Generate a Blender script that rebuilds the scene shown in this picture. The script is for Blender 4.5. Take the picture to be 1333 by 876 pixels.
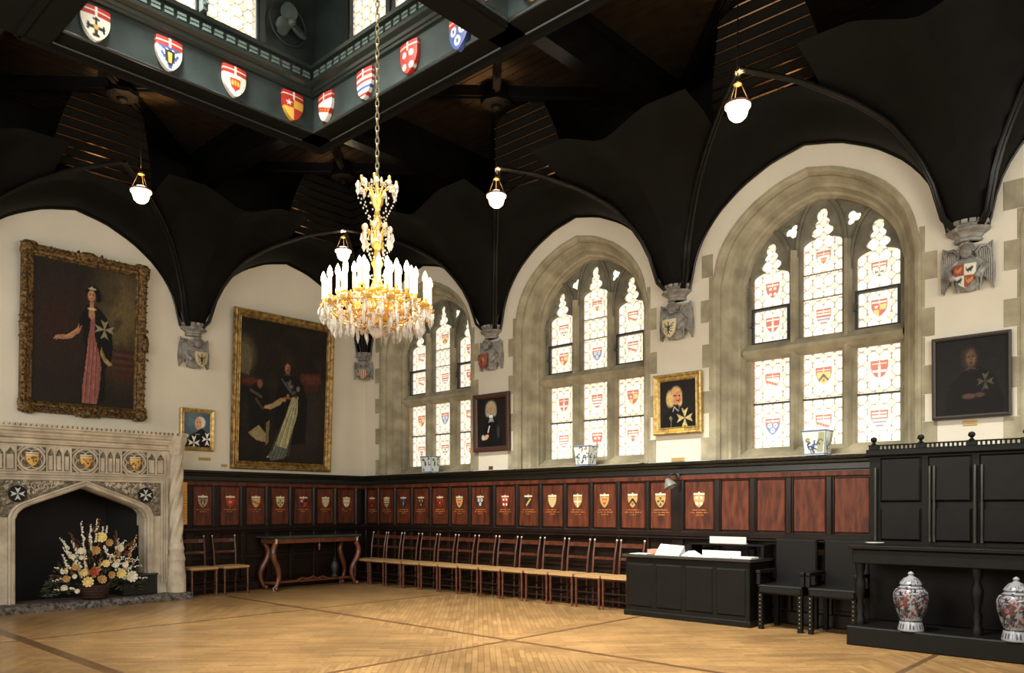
import bpy, bmesh, math, random
import numpy as np
from mathutils import Vector, Matrix
PI = math.pi
random.seed(7); RS = np.random.RandomState(5)
S = bpy.context.scene; COL = S.collection
for o in list(bpy.data.objects): bpy.data.objects.remove(o)

# ---------------------------------------------------------------- camera, world, lights, exposure
# The corner of the hall is the origin: fireplace wall is the plane x=0, window wall is the plane y=0.
CX, CY, CZ, FPX, HOR = 12.09, -9.03, 1.36, 1024.0, 661.0
cd = bpy.data.cameras.new('camera'); cam = bpy.data.objects.new('camera', cd); COL.objects.link(cam)
S.camera = cam
cam.location = (CX, CY, CZ); cam.rotation_euler = (PI/2, 0, math.radians(132.67-90))
cd.sensor_width = 36; cd.lens = 36*FPX/1333; cd.shift_y = (HOR-438)/1333; cd.clip_end = 200; cd.clip_start = .05
w = bpy.data.worlds.new('world'); S.world = w; w.use_nodes = True
bg = w.node_tree.nodes['Background']; bg.inputs[0].default_value = (.75, .85, 1, 1); bg.inputs[1].default_value = 1.0
S.view_settings.view_transform = 'Standard'; S.view_settings.look = 'None'
S.view_settings.gamma = 1; S.view_settings.exposure = -0.12; S.view_settings.use_curve_mapping = False

def area(name, loc, rot, sx, sy, power, col=(1, .95, .86)):
    l = bpy.data.lights.new(name, 'AREA'); l.shape = 'RECTANGLE'; l.size = sx; l.size_y = sy
    l.energy = power; l.color = col
    o = bpy.data.objects.new(name, l); COL.objects.link(o); o.location = loc; o.rotation_euler = rot
    return o
BAY = 3.36
LIGHTS = [
    # added soft fill, as if from windows, at both unseen walls behind the camera
    ('fill_front_wall', (8.4, -9.9, 3.4), (PI/2, 0, 0), 2.4, 2.6, 150),
    ('fill_front_wall', (5.04, -9.9, 3.4), (PI/2, 0, 0), 2.4, 2.6, 150),
    ('fill_front_wall', (1.68, -9.9, 3.4), (PI/2, 0, 0), 2.4, 2.6, 80),
    ('fill_right_wall', (13.25, -1.7, 3.5), (PI/2, 0, PI/2), 2.4, 2.6, 85),
    ('fill_right_wall', (13.25, -5.04, 3.4), (PI/2, 0, PI/2), 2.4, 2.6, 200),
    ('fill_right_wall', (13.25, -8.4, 3.4), (PI/2, 0, PI/2), 2.4, 2.6, 150),
    # daylight falling through the glazed lantern
    ('daylight_lantern', (4.9, -5.9, 8.7), (.36, 0, 0), 2.6, .7, 330),
    ('daylight_lantern', (8.4, -5.9, 8.7), (.36, 0, 0), 2.6, .7, 330)]
for n, l, r, sx, sy, pw in LIGHTS:
    q = area(n, l, r, sx, sy, pw, (1, .955, .87) if 'lantern' not in n else (1, .97, .88))
    if 'lantern' in n: q.data.spread = math.radians(68)

# ---------------------------------------------------------------- materials
def lin(c): return tuple(((v+.055)/1.055)**2.4 if v > .04045 else v/12.92 for v in c)
def nmat(name):
    m = bpy.data.materials.new(name); m.use_nodes = True; nt = m.node_tree
    return m, nt, nt.nodes['Principled BSDF']
def mk(nt, t, **kw):
    n = nt.nodes.new(t)
    for k, v in kw.items():
        if k[0] == '_': setattr(n, k[1:], v)
        else: n.inputs[k].default_value = v
    return n
def mat(name, col, rough=.6, metal=0, spec=.5, var=.0, vscale=6, bump=0, bscale=40, stretch=(1, 1, 1), col2=None, coat=0, emis=None, es=0, detail=4):
    m, nt, b = nmat(name); L = nt.links.new
    c = lin(col); b.inputs['Base Color'].default_value = (*c, 1)
    b.inputs['Roughness'].default_value = rough; b.inputs['Metallic'].default_value = metal
    b.inputs['Specular IOR Level'].default_value = spec; b.inputs['Coat Weight'].default_value = coat
    b.inputs['Coat Roughness'].default_value = .12
    tc = mk(nt, 'ShaderNodeTexCoord'); mp = mk(nt, 'ShaderNodeMapping', Scale=stretch); L(tc.outputs['Object'], mp.inputs[0])
    if var or col2:
        n = mk(nt, 'ShaderNodeTexNoise', Scale=vscale, Detail=detail); L(mp.outputs[0], n.inputs['Vector'])
        r = mk(nt, 'ShaderNodeValToRGB'); L(n.outputs[0], r.inputs[0])
        c2 = lin(col2) if col2 else tuple(v*(1-var) for v in c)
        r.color_ramp.elements[0].position = .35; r.color_ramp.elements[0].color = (*c2, 1)
        r.color_ramp.elements[1].position = .65; r.color_ramp.elements[1].color = (*c, 1)
        L(r.outputs[0], b.inputs['Base Color'])
    if bump:
        n = mk(nt, 'ShaderNodeTexNoise', Scale=bscale, Detail=5.0); L(mp.outputs[0], n.inputs['Vector'])
        bn = mk(nt, 'ShaderNodeBump', Strength=bump, Distance=.02); L(n.outputs[0], bn.inputs['Height']); L(bn.outputs[0], b.inputs['Normal'])
    if emis:
        b.inputs['Emission Color'].default_value = (*lin(emis), 1); b.inputs['Emission Strength'].default_value = es
    return m
def mat_col(name, rough=.5, emit=0, spec=.5, bump=0):
    m, nt, b = nmat(name); L = nt.links.new
    a = mk(nt, 'ShaderNodeVertexColor', _layer_name='Col')
    L(a.outputs[0], b.inputs['Base Color']); b.inputs['Roughness'].default_value = rough; b.inputs['Specular IOR Level'].default_value = spec
    if emit: L(a.outputs[0], b.inputs['Emission Color']); b.inputs['Emission Strength'].default_value = emit
    if bump:
        tc = mk(nt, 'ShaderNodeTexCoord'); n = mk(nt, 'ShaderNodeTexNoise', Scale=60.0, Detail=4.0); L(tc.outputs['Object'], n.inputs['Vector'])
        bn = mk(nt, 'ShaderNodeBump', Strength=bump, Distance=.01); L(n.outputs[0], bn.inputs['Height']); L(bn.outputs[0], b.inputs['Normal'])
    return m
M = {}
M['plaster'] = mat('cream plaster', (.85, .82, .745), .9, var=.08, vscale=1.2, bump=.05, bscale=30)
M['stone'] = mat('window stone', (.67, .635, .53), .85, col2=(.52, .49, .40), vscale=3.5, bump=.25, bscale=25, detail=8)
M['stone_tr_shade'] = mat('tracery stone with shade and soot', (.50, .48, .41), .85, col2=(.38, .365, .31), vscale=4, bump=.25, bscale=25, detail=8)  # window stone darkened in colour for shade and soot in the window heads
M['stone_dark'] = mat('weathered corbel stone', (.62, .61, .58), .8, col2=(.44, .42, .39), vscale=9, bump=.5, bscale=40)
M['fire_stone'] = mat('carved chimneypiece stone', (.80, .755, .67), .8, col2=(.68, .63, .55), vscale=5, bump=.25, bscale=30)
M['fire_stone_shade'] = mat('carved stone with recess shade', (.56, .52, .44), .9, col2=(.30, .28, .24), vscale=30, bump=1, bscale=50)  # darker copy of the chimneypiece stone, recess shade put into the colour
M['hearth'] = mat('rough hearth stone', (.46, .42, .39), .7, col2=(.13, .11, .10), vscale=22, bump=1, bscale=30, detail=8)
M['black'] = mat('sooty black', (.10, .095, .085), .9)
M['oak'] = mat('black oak', (.055, .048, .038), .30, spec=.28, var=.4, vscale=5, bump=.08, bscale=18, stretch=(1, 1, 1))
M['oak_dull'] = mat('dull black oak', (.085, .078, .065), .8, spec=.05)
M['oak_ceiling'] = mat('varnished brown black ceiling boards', (.17, .135, .088), .36, spec=.3, var=.4, vscale=6, stretch=(1, 1, 1))
M['oak_matt'] = mat('black oak boarding', (.058, .053, .044), .6, spec=.1, var=.3, vscale=4, bump=.1, bscale=12)
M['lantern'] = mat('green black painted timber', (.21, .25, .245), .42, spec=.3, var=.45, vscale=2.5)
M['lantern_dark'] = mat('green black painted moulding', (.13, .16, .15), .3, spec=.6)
M['lantern_lit'] = mat('lantern paint lightened as lit dentils', (.36, .42, .40), .4)  # lighter copy of the lantern paint, light on the dentils put into colour
M['bead'] = mat('varnished bead', (.28, .20, .12), .13, metal=.9)
M['panel'] = mat('red mahogany panel', (.40, .20, .12), .45, spec=.3, col2=(.24, .115, .075), vscale=6, stretch=(3, 3, .6))
M['stile'] = mat('dark stained wainscot frame', (.125, .085, .065), .28, spec=.35, var=.4, vscale=8)
M['ledge'] = mat('dark wainscot cornice', (.11, .11, .085), .28, var=.3, vscale=9)
M['chair'] = mat('brown chair wood', (.36, .185, .115), .35, var=.45, vscale=12, coat=.2)
M['rush'] = mat('straw rush seat', (.70, .55, .35), .7, var=.35, vscale=60, bump=.4, bscale=120, stretch=(1, 8, 1))
M['plate'] = mat('aged brass plate', (.74, .62, .38), .5, metal=.2)
M['candle_gilt'] = mat('lacquered chandelier gilt', (.92, .74, .38), .3, metal=.75)
M['brass'] = mat('polished brass', (.85, .62, .28), .25, metal=1)
M['gilt'] = mat('antique gilt', (.68, .56, .32), .42, metal=.6, col2=(.40, .29, .15), vscale=14, bump=.4, bscale=40)
M['gilt_bright'] = mat('bright gilt', (.80, .69, .43), .38, metal=.55, col2=(.60, .48, .26), vscale=20, bump=.15)
M['gilt_dark'] = mat('dark carved gilt', (.54, .42, .25), .45, metal=.55, col2=(.20, .14, .08), vscale=26, bump=1, bscale=45)
M['pewter'] = mat('blackened frame wood', (.16, .13, .11), .45)
M['red_frame'] = mat('dark red brown frame', (.27, .17, .13), .4)
M['dark_wood'] = mat('near black carved furniture', (.06, .055, .045), .45, spec=.2, var=.3, vscale=8)
M['dark_edge'] = mat('polished dark edge', (.20, .20, .18), .2, spec=.8)
M['leather'] = mat('dark leather', (.055, .055, .05), .45, spec=.25)
M['table'] = mat('carved reddish walnut', (.45, .25, .16), .35, var=.5, vscale=14, coat=.2)
M['marble'] = mat('dark green table top', (.22, .26, .23), .12, var=.3)
M['white'] = mat('white paper', (.76, .77, .75), .8)
M['cream'] = mat('cream paper', (.80, .75, .64), .8)
M['pink'] = mat('printed brochure', (.75, .52, .42), .6)
M['gold_paint'] = mat('gold painted lettering', (.80, .52, .25), .5)
M['board'] = mat('gilded honours board', (.86, .62, .26), .45, var=.12)
M['board_ink'] = mat('board lettering', (.38, .22, .10), .6)
M['iron'] = mat('black window iron', (.16, .17, .17), .5)
M['fan'] = mat('grey painted metal', (.33, .39, .38), .35, metal=.2)
M['grey'] = mat('grey metal shade', (.42, .42, .38), .5)
M['wicker'] = mat('wicker basket', (.30, .18, .11), .7, col2=(.12, .07, .05), vscale=50, bump=1, bscale=80)
M['leaf'] = mat('dark green leaf', (.22, .24, .15), .6, var=.4)
M['leaf_brown'] = mat('russet foliage', (.42, .25, .14), .6, var=.4)
M['f_yellow'] = mat('pale yellow petals', (.93, .85, .56), .6, var=.1)
M['f_white'] = mat('white petals', (.90, .88, .80), .6)
M['f_orange'] = mat('coral petals', (.72, .33, .20), .6)
M['f_tan'] = mat('tan petals', (.76, .60, .36), .6)
M['glow'] = mat('lit opal globe', (1, 1, 1), .3, emis=(1, .92, .78), es=4.5)
M['flame'] = mat('lit candle bulb', (1, 1, 1), .3, emis=(1, .86, .62), es=7)
M['candle'] = mat('cream candle tube', (.98, .94, .85), .5, emis=(1, .86, .66), es=.7)
M['paint'] = mat_col('oil painting', .5, spec=.15)
M['arms'] = mat_col('painted heraldry', .45)
M['china'] = mat_col('glazed porcelain', .12)
M['glass'] = mat_col('leaded daylight glass', .3, emit=1.0, spec=.3)
M['glass_hi'] = mat_col('lantern daylight glass', .3, emit=1.05, spec=.3)
def mk_crystal():
    m, nt, b = nmat('cut crystal')
    b.inputs['Base Color'].default_value = (.80, .76, .68, 1); b.inputs['Roughness'].default_value = .05
    b.inputs['Transmission Weight'].default_value = .5; b.inputs['IOR'].default_value = 1.5
    b.inputs['Specular IOR Level'].default_value = 1
    return m
M['crystal'] = mk_crystal()
def mk_floor():
    m, nt, b = nmat('oak parquet'); L = nt.links.new
    tc = mk(nt, 'ShaderNodeTexCoord')
    outs = []
    for ang in (PI/4, -PI/4):
        mp = mk(nt, 'ShaderNodeMapping', Rotation=(0, 0, ang)); L(tc.outputs['Object'], mp.inputs[0])
        br = mk(nt, 'ShaderNodeTexBrick', Scale=1.0); L(mp.outputs[0], br.inputs['Vector'])
        br.inputs['Color1'].default_value = (*lin((.66, .52, .33)), 1); br.inputs['Color2'].default_value = (*lin((.56, .425, .26)), 1)
        br.inputs['Mortar'].default_value = (*lin((.44, .33, .2)), 1); br.inputs['Mortar Size'].default_value = .003
        br.inputs['Brick Width'].default_value = .40; br.inputs['Row Height'].default_value = .055
        outs.append((br, mp))
    ck = mk(nt, 'ShaderNodeTexChecker', Scale=1/3.33); mp2 = mk(nt, 'ShaderNodeMapping', Location=(.3, .1, .5)); L(tc.outputs['Object'], mp2.inputs[0]); L(mp2.outputs[0], ck.inputs[0])
    mx = mk(nt, 'ShaderNodeMix', _data_type='RGBA'); L(ck.outputs['Fac'], mx.inputs[0]); L(outs[0][0].outputs[0], mx.inputs[6]); L(outs[1][0].outputs[0], mx.inputs[7])
    n = mk(nt, 'ShaderNodeTexNoise', Scale=1.3, Detail=6.0); L(tc.outputs['Object'], n.inputs['Vector'])
    mr = mk(nt, 'ShaderNodeMapRange', **{'From Min': .3, 'From Max': .7, 'To Min': .72, 'To Max': 1.1}); L(n.outputs[0], mr.inputs[0])
    n2 = mk(nt, 'ShaderNodeTexNoise', Scale=9.0, Detail=6.0); mp3 = mk(nt, 'ShaderNodeMapping', Rotation=(0, 0, PI/4), Scale=(1, 9, 1)); L(tc.outputs['Object'], mp3.inputs[0]); L(mp3.outputs[0], n2.inputs['Vector'])
    mr2 = mk(nt, 'ShaderNodeMapRange', **{'From Min': .3, 'From Max': .7, 'To Min': .68, 'To Max': 1.15}); L(n2.outputs[0], mr2.inputs[0])
    ml = mk(nt, 'ShaderNodeMath', _operation='MULTIPLY'); L(mr.outputs[0], ml.inputs[0]); L(mr2.outputs[0], ml.inputs[1])
    vm = mk(nt, 'ShaderNodeVectorMath', _operation='SCALE'); L(mx.outputs[2], vm.inputs[0]); L(ml.outputs[0], vm.inputs['Scale'])
    L(vm.outputs[0], b.inputs['Base Color']); b.inputs['Roughness'].default_value = .34; b.inputs['Coat Weight'].default_value = .3; b.inputs['Coat Roughness'].default_value = .16
    r3 = mk(nt, 'ShaderNodeMapRange', **{'To Min': .26, 'To Max': .5}); L(n2.outputs[0], r3.inputs[0]); L(r3.outputs[0], b.inputs['Roughness'])
    return m
M['floor'] = mk_floor()
M['band'] = mat('dark parquet band', (.40, .28, .17), .35, var=.3, vscale=5, coat=.2)

# ---------------------------------------------------------------- mesh helpers
class MB:
    def __init__(s): s.v = []; s.f = []
    def add(s, vs, fs):
        n = len(s.v); s.v += [tuple(v) for v in vs]; s.f += [tuple(i+n for i in f) for f in fs]; return s
    def box(s, x0, x1, y0, y1, z0, z1, m=None):
        v = [(x, y, z) for z in (z0, z1) for y in (y0, y1) for x in (x0, x1)]
        if m is not None: v = [m @ Vector(p) for p in v]
        return s.add(v, [(0, 2, 3, 1), (4, 5, 7, 6), (0, 1, 5, 4), (2, 6, 7, 3), (0, 4, 6, 2), (1, 3, 7, 5)])
    def cbox(s, x0, x1, y0, y1, z0, z1, c=.008):
        # box with chamfered front (-y) edges
        v = [(x0, y1, z0), (x1, y1, z0), (x1, y1, z1), (x0, y1, z1), (x0, y0+c, z0), (x1, y0+c, z0), (x1, y0+c, z1), (x0, y0+c, z1),
             (x0+c, y0, z0+c), (x1-c, y0, z0+c), (x1-c, y0, z1-c), (x0+c, y0, z1-c)]
        return s.add(v, [(0, 3, 2, 1), (0, 1, 5, 4), (1, 2, 6, 5), (2, 3, 7, 6), (3, 0, 4, 7), (4, 5, 9, 8), (5, 6, 10, 9), (6, 7, 11, 10), (7, 4, 8, 11), (8, 9, 10, 11)])
    def lathe(s, prof, n=16, c=(0, 0, 0), cap=True, twist=None, flute=0, m=None):
        vs = []; fs = []
        for i, (r, z) in enumerate(prof):
            for k in range(n):
                a = 2*PI*k/n + (twist*z if twist else 0)
                rr = r*(1+flute*math.cos(k*PI)) if flute else r
                vs.append(Vector((rr*math.cos(a), rr*math.sin(a), z)))
        for i in range(len(prof)-1):
            for k in range(n):
                a = i*n+k; b = i*n+(k+1) % n; fs.append((a, b, b+n, a+n))
        if cap: fs.append(tuple(range(n-1, -1, -1))); fs.append(tuple((len(prof)-1)*n+k for k in range(n)))
        if m is not None: vs = [m @ v for v in vs]
        return s.add([v+Vector(c) for v in vs], fs)
    def ell(s, c, r, n=8, m=None, rings=6):
        vs = []; fs = []
        for i in range(1, rings):
            t = PI*i/rings
            for k in range(n): vs.append(Vector((r[0]*math.sin(t)*math.cos(2*PI*k/n), r[1]*math.sin(t)*math.sin(2*PI*k/n), r[2]*math.cos(t))))
        vs += [Vector((0, 0, r[2])), Vector((0, 0, -r[2]))]; T = len(vs)-2; B = T+1
        for i in range(rings-2):
            for k in range(n): a = i*n+k; b = i*n+(k+1) % n; fs.append((a, a+n, b+n, b))
        for k in range(n): fs.append((T, k, (k+1) % n)); fs.append((B, (rings-2)*n+(k+1) % n, (rings-2)*n+k))
        if m is not None: vs = [m @ v for v in vs]
        return s.add([v+Vector(c) for v in vs], fs)
    def tube(s, pts, r, n=8, closed=False, rz=None, up=None):
        P = [Vector(p) for p in pts]; N = len(P); vs = []; fs = []
        u = None
        for i, p in enumerate(P):
            a = P[(i-1) % N] if (closed or i) else p; b = P[(i+1) % N] if (closed or i < N-1) else p
            t = (b-a).normalized()
            if u is None:
                u = Vector(up) if up else (Vector((0, 0, 1)) if abs(t.z) < .9 else Vector((1, 0, 0)))
            u = (u-t*u.dot(t)).normalized(); w_ = t.cross(u)
            rr = r[i] if isinstance(r, (list, tuple)) else r
            for k in range(n):
                q = 2*PI*(k+.5)/n
                vs.append(p+u*(rr*math.cos(q))*(rz if rz else 1)+w_*(rr*math.sin(q)))
        for i in range(N if closed else N-1):
            for k in range(n):
                a = i*n+k; b = i*n+(k+1) % n; c = ((i+1) % N)*n+(k+1) % n; d = ((i+1) % N)*n+k; fs.append((a, d, c, b))
        if not closed: fs.append(tuple(range(n))); fs.append(tuple((N-1)*n+k for k in range(n-1, -1, -1)))
        return s.add(vs, fs)
    def loft(s, loops, closed=True, cap=False):
        vs = []; fs = []; n = len(loops[0])
        for l in loops: vs += l
        for i in range(len(loops)-1):
            for k in range(n if closed else n-1):
                a = i*n+k; b = i*n+(k+1) % n; fs.append((a, b, b+n, a+n))
        if cap: fs.append(tuple(range(n-1, -1, -1))); fs.append(tuple((len(loops)-1)*n+k for k in range(n)))
        return s.add(vs, fs)
    def mesh(s, me):
        return s.add([v.co[:] for v in me.vertices], [tuple(p.vertices) for p in me.polygons])
def part(name, mb, mt, parent=None, smooth=False, loc=None, rot=None):
    me = bpy.data.meshes.new(name); me.from_pydata(mb.v, [], mb.f); me.materials.append(M[mt] if isinstance(mt, str) else mt)
    if smooth:
        me.polygons.foreach_set('use_smooth', [True]*len(me.polygons))
    me.update()
    bm = bmesh.new(); bm.from_mesh(me); bmesh.ops.recalc_face_normals(bm, faces=bm.faces)
    bm.to_mesh(me); bm.free()
    if smooth:
        try: me.set_sharp_from_angle(angle=math.radians(40))
        except Exception: pass
    o = bpy.data.objects.new(name, me); COL.objects.link(o)
    if parent: o.parent = parent
    if loc: o.location = loc
    if rot: o.rotation_euler = rot
    return o
def empty(name, loc, rz=0, parent=None):
    o = bpy.data.objects.new(name, None); o.empty_display_size = .1; COL.objects.link(o); o.location = loc; o.rotation_euler = (0, 0, rz)
    if parent: o.parent = parent
    return o
def tag(o, label, cat, group=None):
    o['label'] = label; o['category'] = cat
    if group: o['group'] = group
    return o
def struct(o): o['kind'] = 'structure'; return o
def lab(o, l): o['label'] = l; return o
def copy_tree(o, parent=None):
    c = o.copy(); COL.objects.link(c)
    if parent: c.parent = parent
    for ch in o.children: copy_tree(ch, c)
    return c
def plate(outer, holes, y0, y1, bevel=0):
    # flat plate in the local XZ plane with holes, from y0 (front) to y1 (back)
    cu = bpy.data.curves.new('tmp', 'CURVE'); cu.dimensions = '2D'; cu.fill_mode = 'BOTH'
    cu.extrude = (y1-y0)/2-bevel; cu.bevel_depth = bevel; cu.bevel_resolution = 0; cu.offset = -bevel
    for pts in [outer]+list(holes):
        sp = cu.splines.new('POLY'); sp.points.add(len(pts)-1); sp.use_cyclic_u = True
        for i, p in enumerate(pts): sp.points[i].co = (p[0], p[1], 0, 1)
    ob = bpy.data.objects.new('tmp', cu); COL.objects.link(ob)
    dg = bpy.context.evaluated_depsgraph_get(); me = bpy.data.meshes.new_from_object(ob.evaluated_get(dg))
    mb = MB(); ym = (y0+y1)/2
    mb.add([(v.co.x, ym-v.co.z, v.co.y) for v in me.vertices], [tuple(p.vertices) for p in me.polygons])
    bpy.data.objects.remove(ob); bpy.data.curves.remove(cu); bpy.data.meshes.remove(me)
    return mb
ARCHP = [(0, 1), (.27, .935), (.53, .80), (.73, .635), (.87, .45), (.95, .27), (.985, .12), (1, 0)]
def P_arch(s):
    s = min(abs(s), 1)
    xs = [a for a, b in ARCHP]; ys = [b for a, b in ARCHP]
    return float(np.interp(s, xs, ys))
# smooth version of the arch profile
_sx = np.linspace(0, 1, 81); _sy = np.interp(_sx, [a for a, b in ARCHP], [b for a, b in ARCHP])
_k = np.ones(9)/9; _pad = np.concatenate([2*_sy[0]-_sy[4:0:-1], _sy, np.zeros(4)+_sy[-1]]); _sm = np.convolve(_pad, _k, 'valid'); _sm[0] = 1; _sm[-1] = 0; _sm[-2] = .06; _sm[-3] = .11
def AR(s): return float(np.interp(min(abs(s), 1), _sx, _sm))
def arch_out(hw, z0, zs, za, n=14):
    # closed outline, bottom z0, springing zs, apex za
    pts = [(hw, z0), (hw, zs)]
    for i in range(1, n):
        s = math.cos(PI/2*i/n); pts.append((hw*s, zs+(za-zs)*AR(s)))
    pts.append((0, za))
    return pts+[(-x, z) for x, z in reversed(pts[:-1])]

# ---------------------------------------------------------------- painting with flat colour (canvases, heraldry, glass)
class Paint:
    def __init__(s, X, Y, bg): s.X = X; s.Y = Y; s.C = np.zeros(X.shape+(3,))+np.array(bg)
    def mixin(s, a, c): s.C = s.C*(1-a[..., None])+np.array(c)*a[..., None]; return s
    def ell(s, cx, cy, rx, ry, c, soft=.15, rot=0, al=1):
        dx = s.X-cx; dy = s.Y-cy; r = math.radians(rot); u = (dx*math.cos(r)+dy*math.sin(r))/rx; v = (-dx*math.sin(r)+dy*math.cos(r))/ry
        d = np.sqrt(u*u+v*v); return s.mixin(np.clip((1+soft/2-d)/max(soft, 1e-3), 0, 1)*al, c)
    def poly(s, P, c, al=1):
        ins = np.zeros(s.X.shape, bool); n = len(P)
        for i in range(n):
            x0, y0 = P[i]; x1, y1 = P[(i+1) % n]
            if y0 == y1: continue
            k = ((y0 > s.Y) != (y1 > s.Y)) & (s.X < (x1-x0)*(s.Y-y0)/(y1-y0)+x0); ins ^= k
        return s.mixin(ins.astype(float)*al, c)
    def rect(s, x0, x1, y0, y1, c, al=1): return s.mixin(((s.X >= x0) & (s.X <= x1) & (s.Y >= y0) & (s.Y <= y1)).astype(float)*al, c)
    def line(s, x0, y0, x1, y1, w_, c, al=1):
        dx = x1-x0; dy = y1-y0; L2 = dx*dx+dy*dy+1e-9; t = np.clip(((s.X-x0)*dx+(s.Y-y0)*dy)/L2, 0, 1)
        d = np.hypot(s.X-x0-t*dx, s.Y-y0-t*dy); return s.mixin((d < w_/2).astype(float)*al, c)
    def star8(s, cx, cy, r, c, asp=1, ratio=1):
        # eight pointed cross of four arrow shaped arms
        for k in range(4):
            a = k*PI/2
            def q(u, v): return (cx+(u*math.cos(a)-v*math.sin(a))*r*asp, cy+(u*math.sin(a)+v*math.cos(a))*r)
            s.poly([q(0, 0), q(1, .42), q(.72, 0), q(1, -.42)], c)
        return s
    def noise(s, amp, seed=0, sc=3):
        r = np.random.RandomState(seed); n = r.rand(*s.X.shape)
        for _ in range(sc): n = (n+np.roll(n, 1, 0)+np.roll(n, 1, 1)+np.roll(n, -1, 0))/4
        n = (n-n.mean())/(n.std()+1e-6); s.C = np.clip(s.C*(1+amp*n[..., None]), 0, 1); return s
def grid_mesh(name, V, C, mt, parent, smooth=True):
    # V, C are (rows, cols, 3); C in sRGB
    r, c, _ = V.shape; idx = np.arange(r*c).reshape(r, c)
    F = np.stack([idx[:-1, :-1], idx[:-1, 1:], idx[1:, 1:], idx[1:, :-1]], -1).reshape(-1, 4)
    me = bpy.data.meshes.new(name); me.from_pydata(V.reshape(-1, 3).tolist(), [], F.tolist()); me.materials.append(M[mt])
    at = me.color_attributes.new('Col', 'FLOAT_COLOR', 'POINT')
    L = np.where(C > .04045, ((np.clip(C, 0, 1)+.055)/1.055)**2.4, C/12.92).reshape(-1, 3)
    at.data.foreach_set('color', np.concatenate([L, np.ones((len(L), 1))], 1).astype(np.float32).ravel())
    if smooth: me.polygons.foreach_set('use_smooth', [True]*len(me.polygons))
    me.update(); o = bpy.data.objects.new(name, me); COL.objects.link(o)
    if parent: o.parent = parent
    return o
def canvas(name, x0, x1, z0, z1, y, nx, nz, fn, mt='paint', parent=None, bg=(.1, .1, .1), thick=.012):
    # a flat painted board: front face at y plus returned edges
    u = np.linspace(0, 1, nx); v = np.linspace(0, 1, nz); U, W = np.meshgrid(u, v)
    p = Paint(U, W, bg); fn(p)
    V = np.stack([x0+(x1-x0)*U, np.full_like(U, y), z0+(z1-z0)*W], -1)
    C = p.C
    # returns to give the board thickness
    V = np.pad(V, ((1, 1), (1, 1), (0, 0)), 'edge'); C = np.pad(C, ((1, 1), (1, 1), (0, 0)), 'edge')
    V[0, :, 1] += thick; V[-1, :, 1] += thick; V[:, 0, 1] = y+thick; V[:, -1, 1] = y+thick
    return grid_mesh(name, V, C, mt, parent, smooth=False)
W_, R_, B_, G_, K_, Y_, GR = (.88, .86, .80), (.66, .17, .13), (.22, .31, .54), (.16, .36, .25), (.10, .09, .09), (.84, .66, .28), (.5, .5, .48)
def arms(p, k, chief=True, field=None):
    F = [W_, W_, W_, Y_, W_, R_, B_, Y_, K_, R_, W_, B_][k % 12] if field is None else field
    p.C[:] = F; k = k % 12
    if k == 0:
        for (dx, dy) in ((1, 0), (-1, 0), (0, 1), (0, -1)):
            p.line(.5, .40, .5+.28*dx, .40+.24*dy, .10, K_); p.line(.5+.27*dx-.09*dy, .40+.24*dy-.08*dx, .5+.27*dx+.09*dy, .40+.24*dy+.08*dx, .07, K_)
        p.ell(.5, .40, .09, .08, Y_)
    elif k == 1:
        for i in range(7): p.ell(.14+.12*i, .72-.05*(i % 2), .07, .07, B_)
        for i in range(5): p.ell(.2+.08*i, .5-.1*i, .06, .06, B_); p.ell(.8-.08*i, .5-.1*i, .06, .06, B_)
        p.poly([(.28, .62), (.72, .62), (.66, .3), (.5, .12), (.34, .3)], K_); p.rect(.44, .56, .24, .56, Y_)
    elif k == 2:
        p.poly([(.25, .6), (.75, .6), (.68, .3), (.5, .15), (.32, .3)], R_)
        for i in range(3): p.ell(.38+.12*i, .44, .05, .09, Y_)
        for i in range(8): a = i*PI/4; p.ell(.5+.38*math.cos(a), .42+.33*math.sin(a), .02, .02, K_)
    elif k == 3:
        p.rect(0, .5, .42, 1, R_); p.rect(.5, 1, 0, .42, R_)
        p.poly([(.27+(.15 if j % 2 == 0 else .06)*math.cos(PI/2+j*PI/5), .58+(.13 if j % 2 == 0 else .05)*math.sin(PI/2+j*PI/5)) for j in range(10)], W_)
    elif k == 4: p.line(.0, .55, 1, .25, .17, R_); [p.ell(.2+.2*i, .49-.06*i, .04, .04, Y_) for i in range(4)]
    elif k == 5:
        for i in range(4): p.ell(.3+.4*(i % 2), .62-.38*(i//2), .13, .1, W_)
    elif k == 6:
        for (x, y) in ((.28, .6), (.72, .6), (.5, .28)): p.ell(x, y, .16, .15, W_); p.ell(x, y, .07, .07, B_)
    elif k == 7: p.poly([(0, .2), (.5, .66), (1, .2), (1, 0), (.5, .45), (0, 0)], K_); p.ell(.5, .25, .1, .1, R_)
    elif k == 8:
        for (x, y) in ((.28, .58), (.72, .58), (.5, .25)): p.star8(x, y, .14, Y_)
    elif k == 9: p.rect(.44, .56, 0, .75, W_); p.rect(0, 1, .38, .48, W_)
    elif k == 10:
        for i in range(3): p.rect(0, 1, .08+.22*i, .18+.22*i, R_ if i % 2 == 0 else B_)
    elif k == 11: p.poly([(.1, .1), (.3, .1), (.9, .66), (.7, .66)], Y_)
    if chief: p.rect(0, 1, .74, 1, R_); p.rect(0, 1, .84, .90, W_); p.rect(.45, .55, .74, 1, W_)
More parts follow.
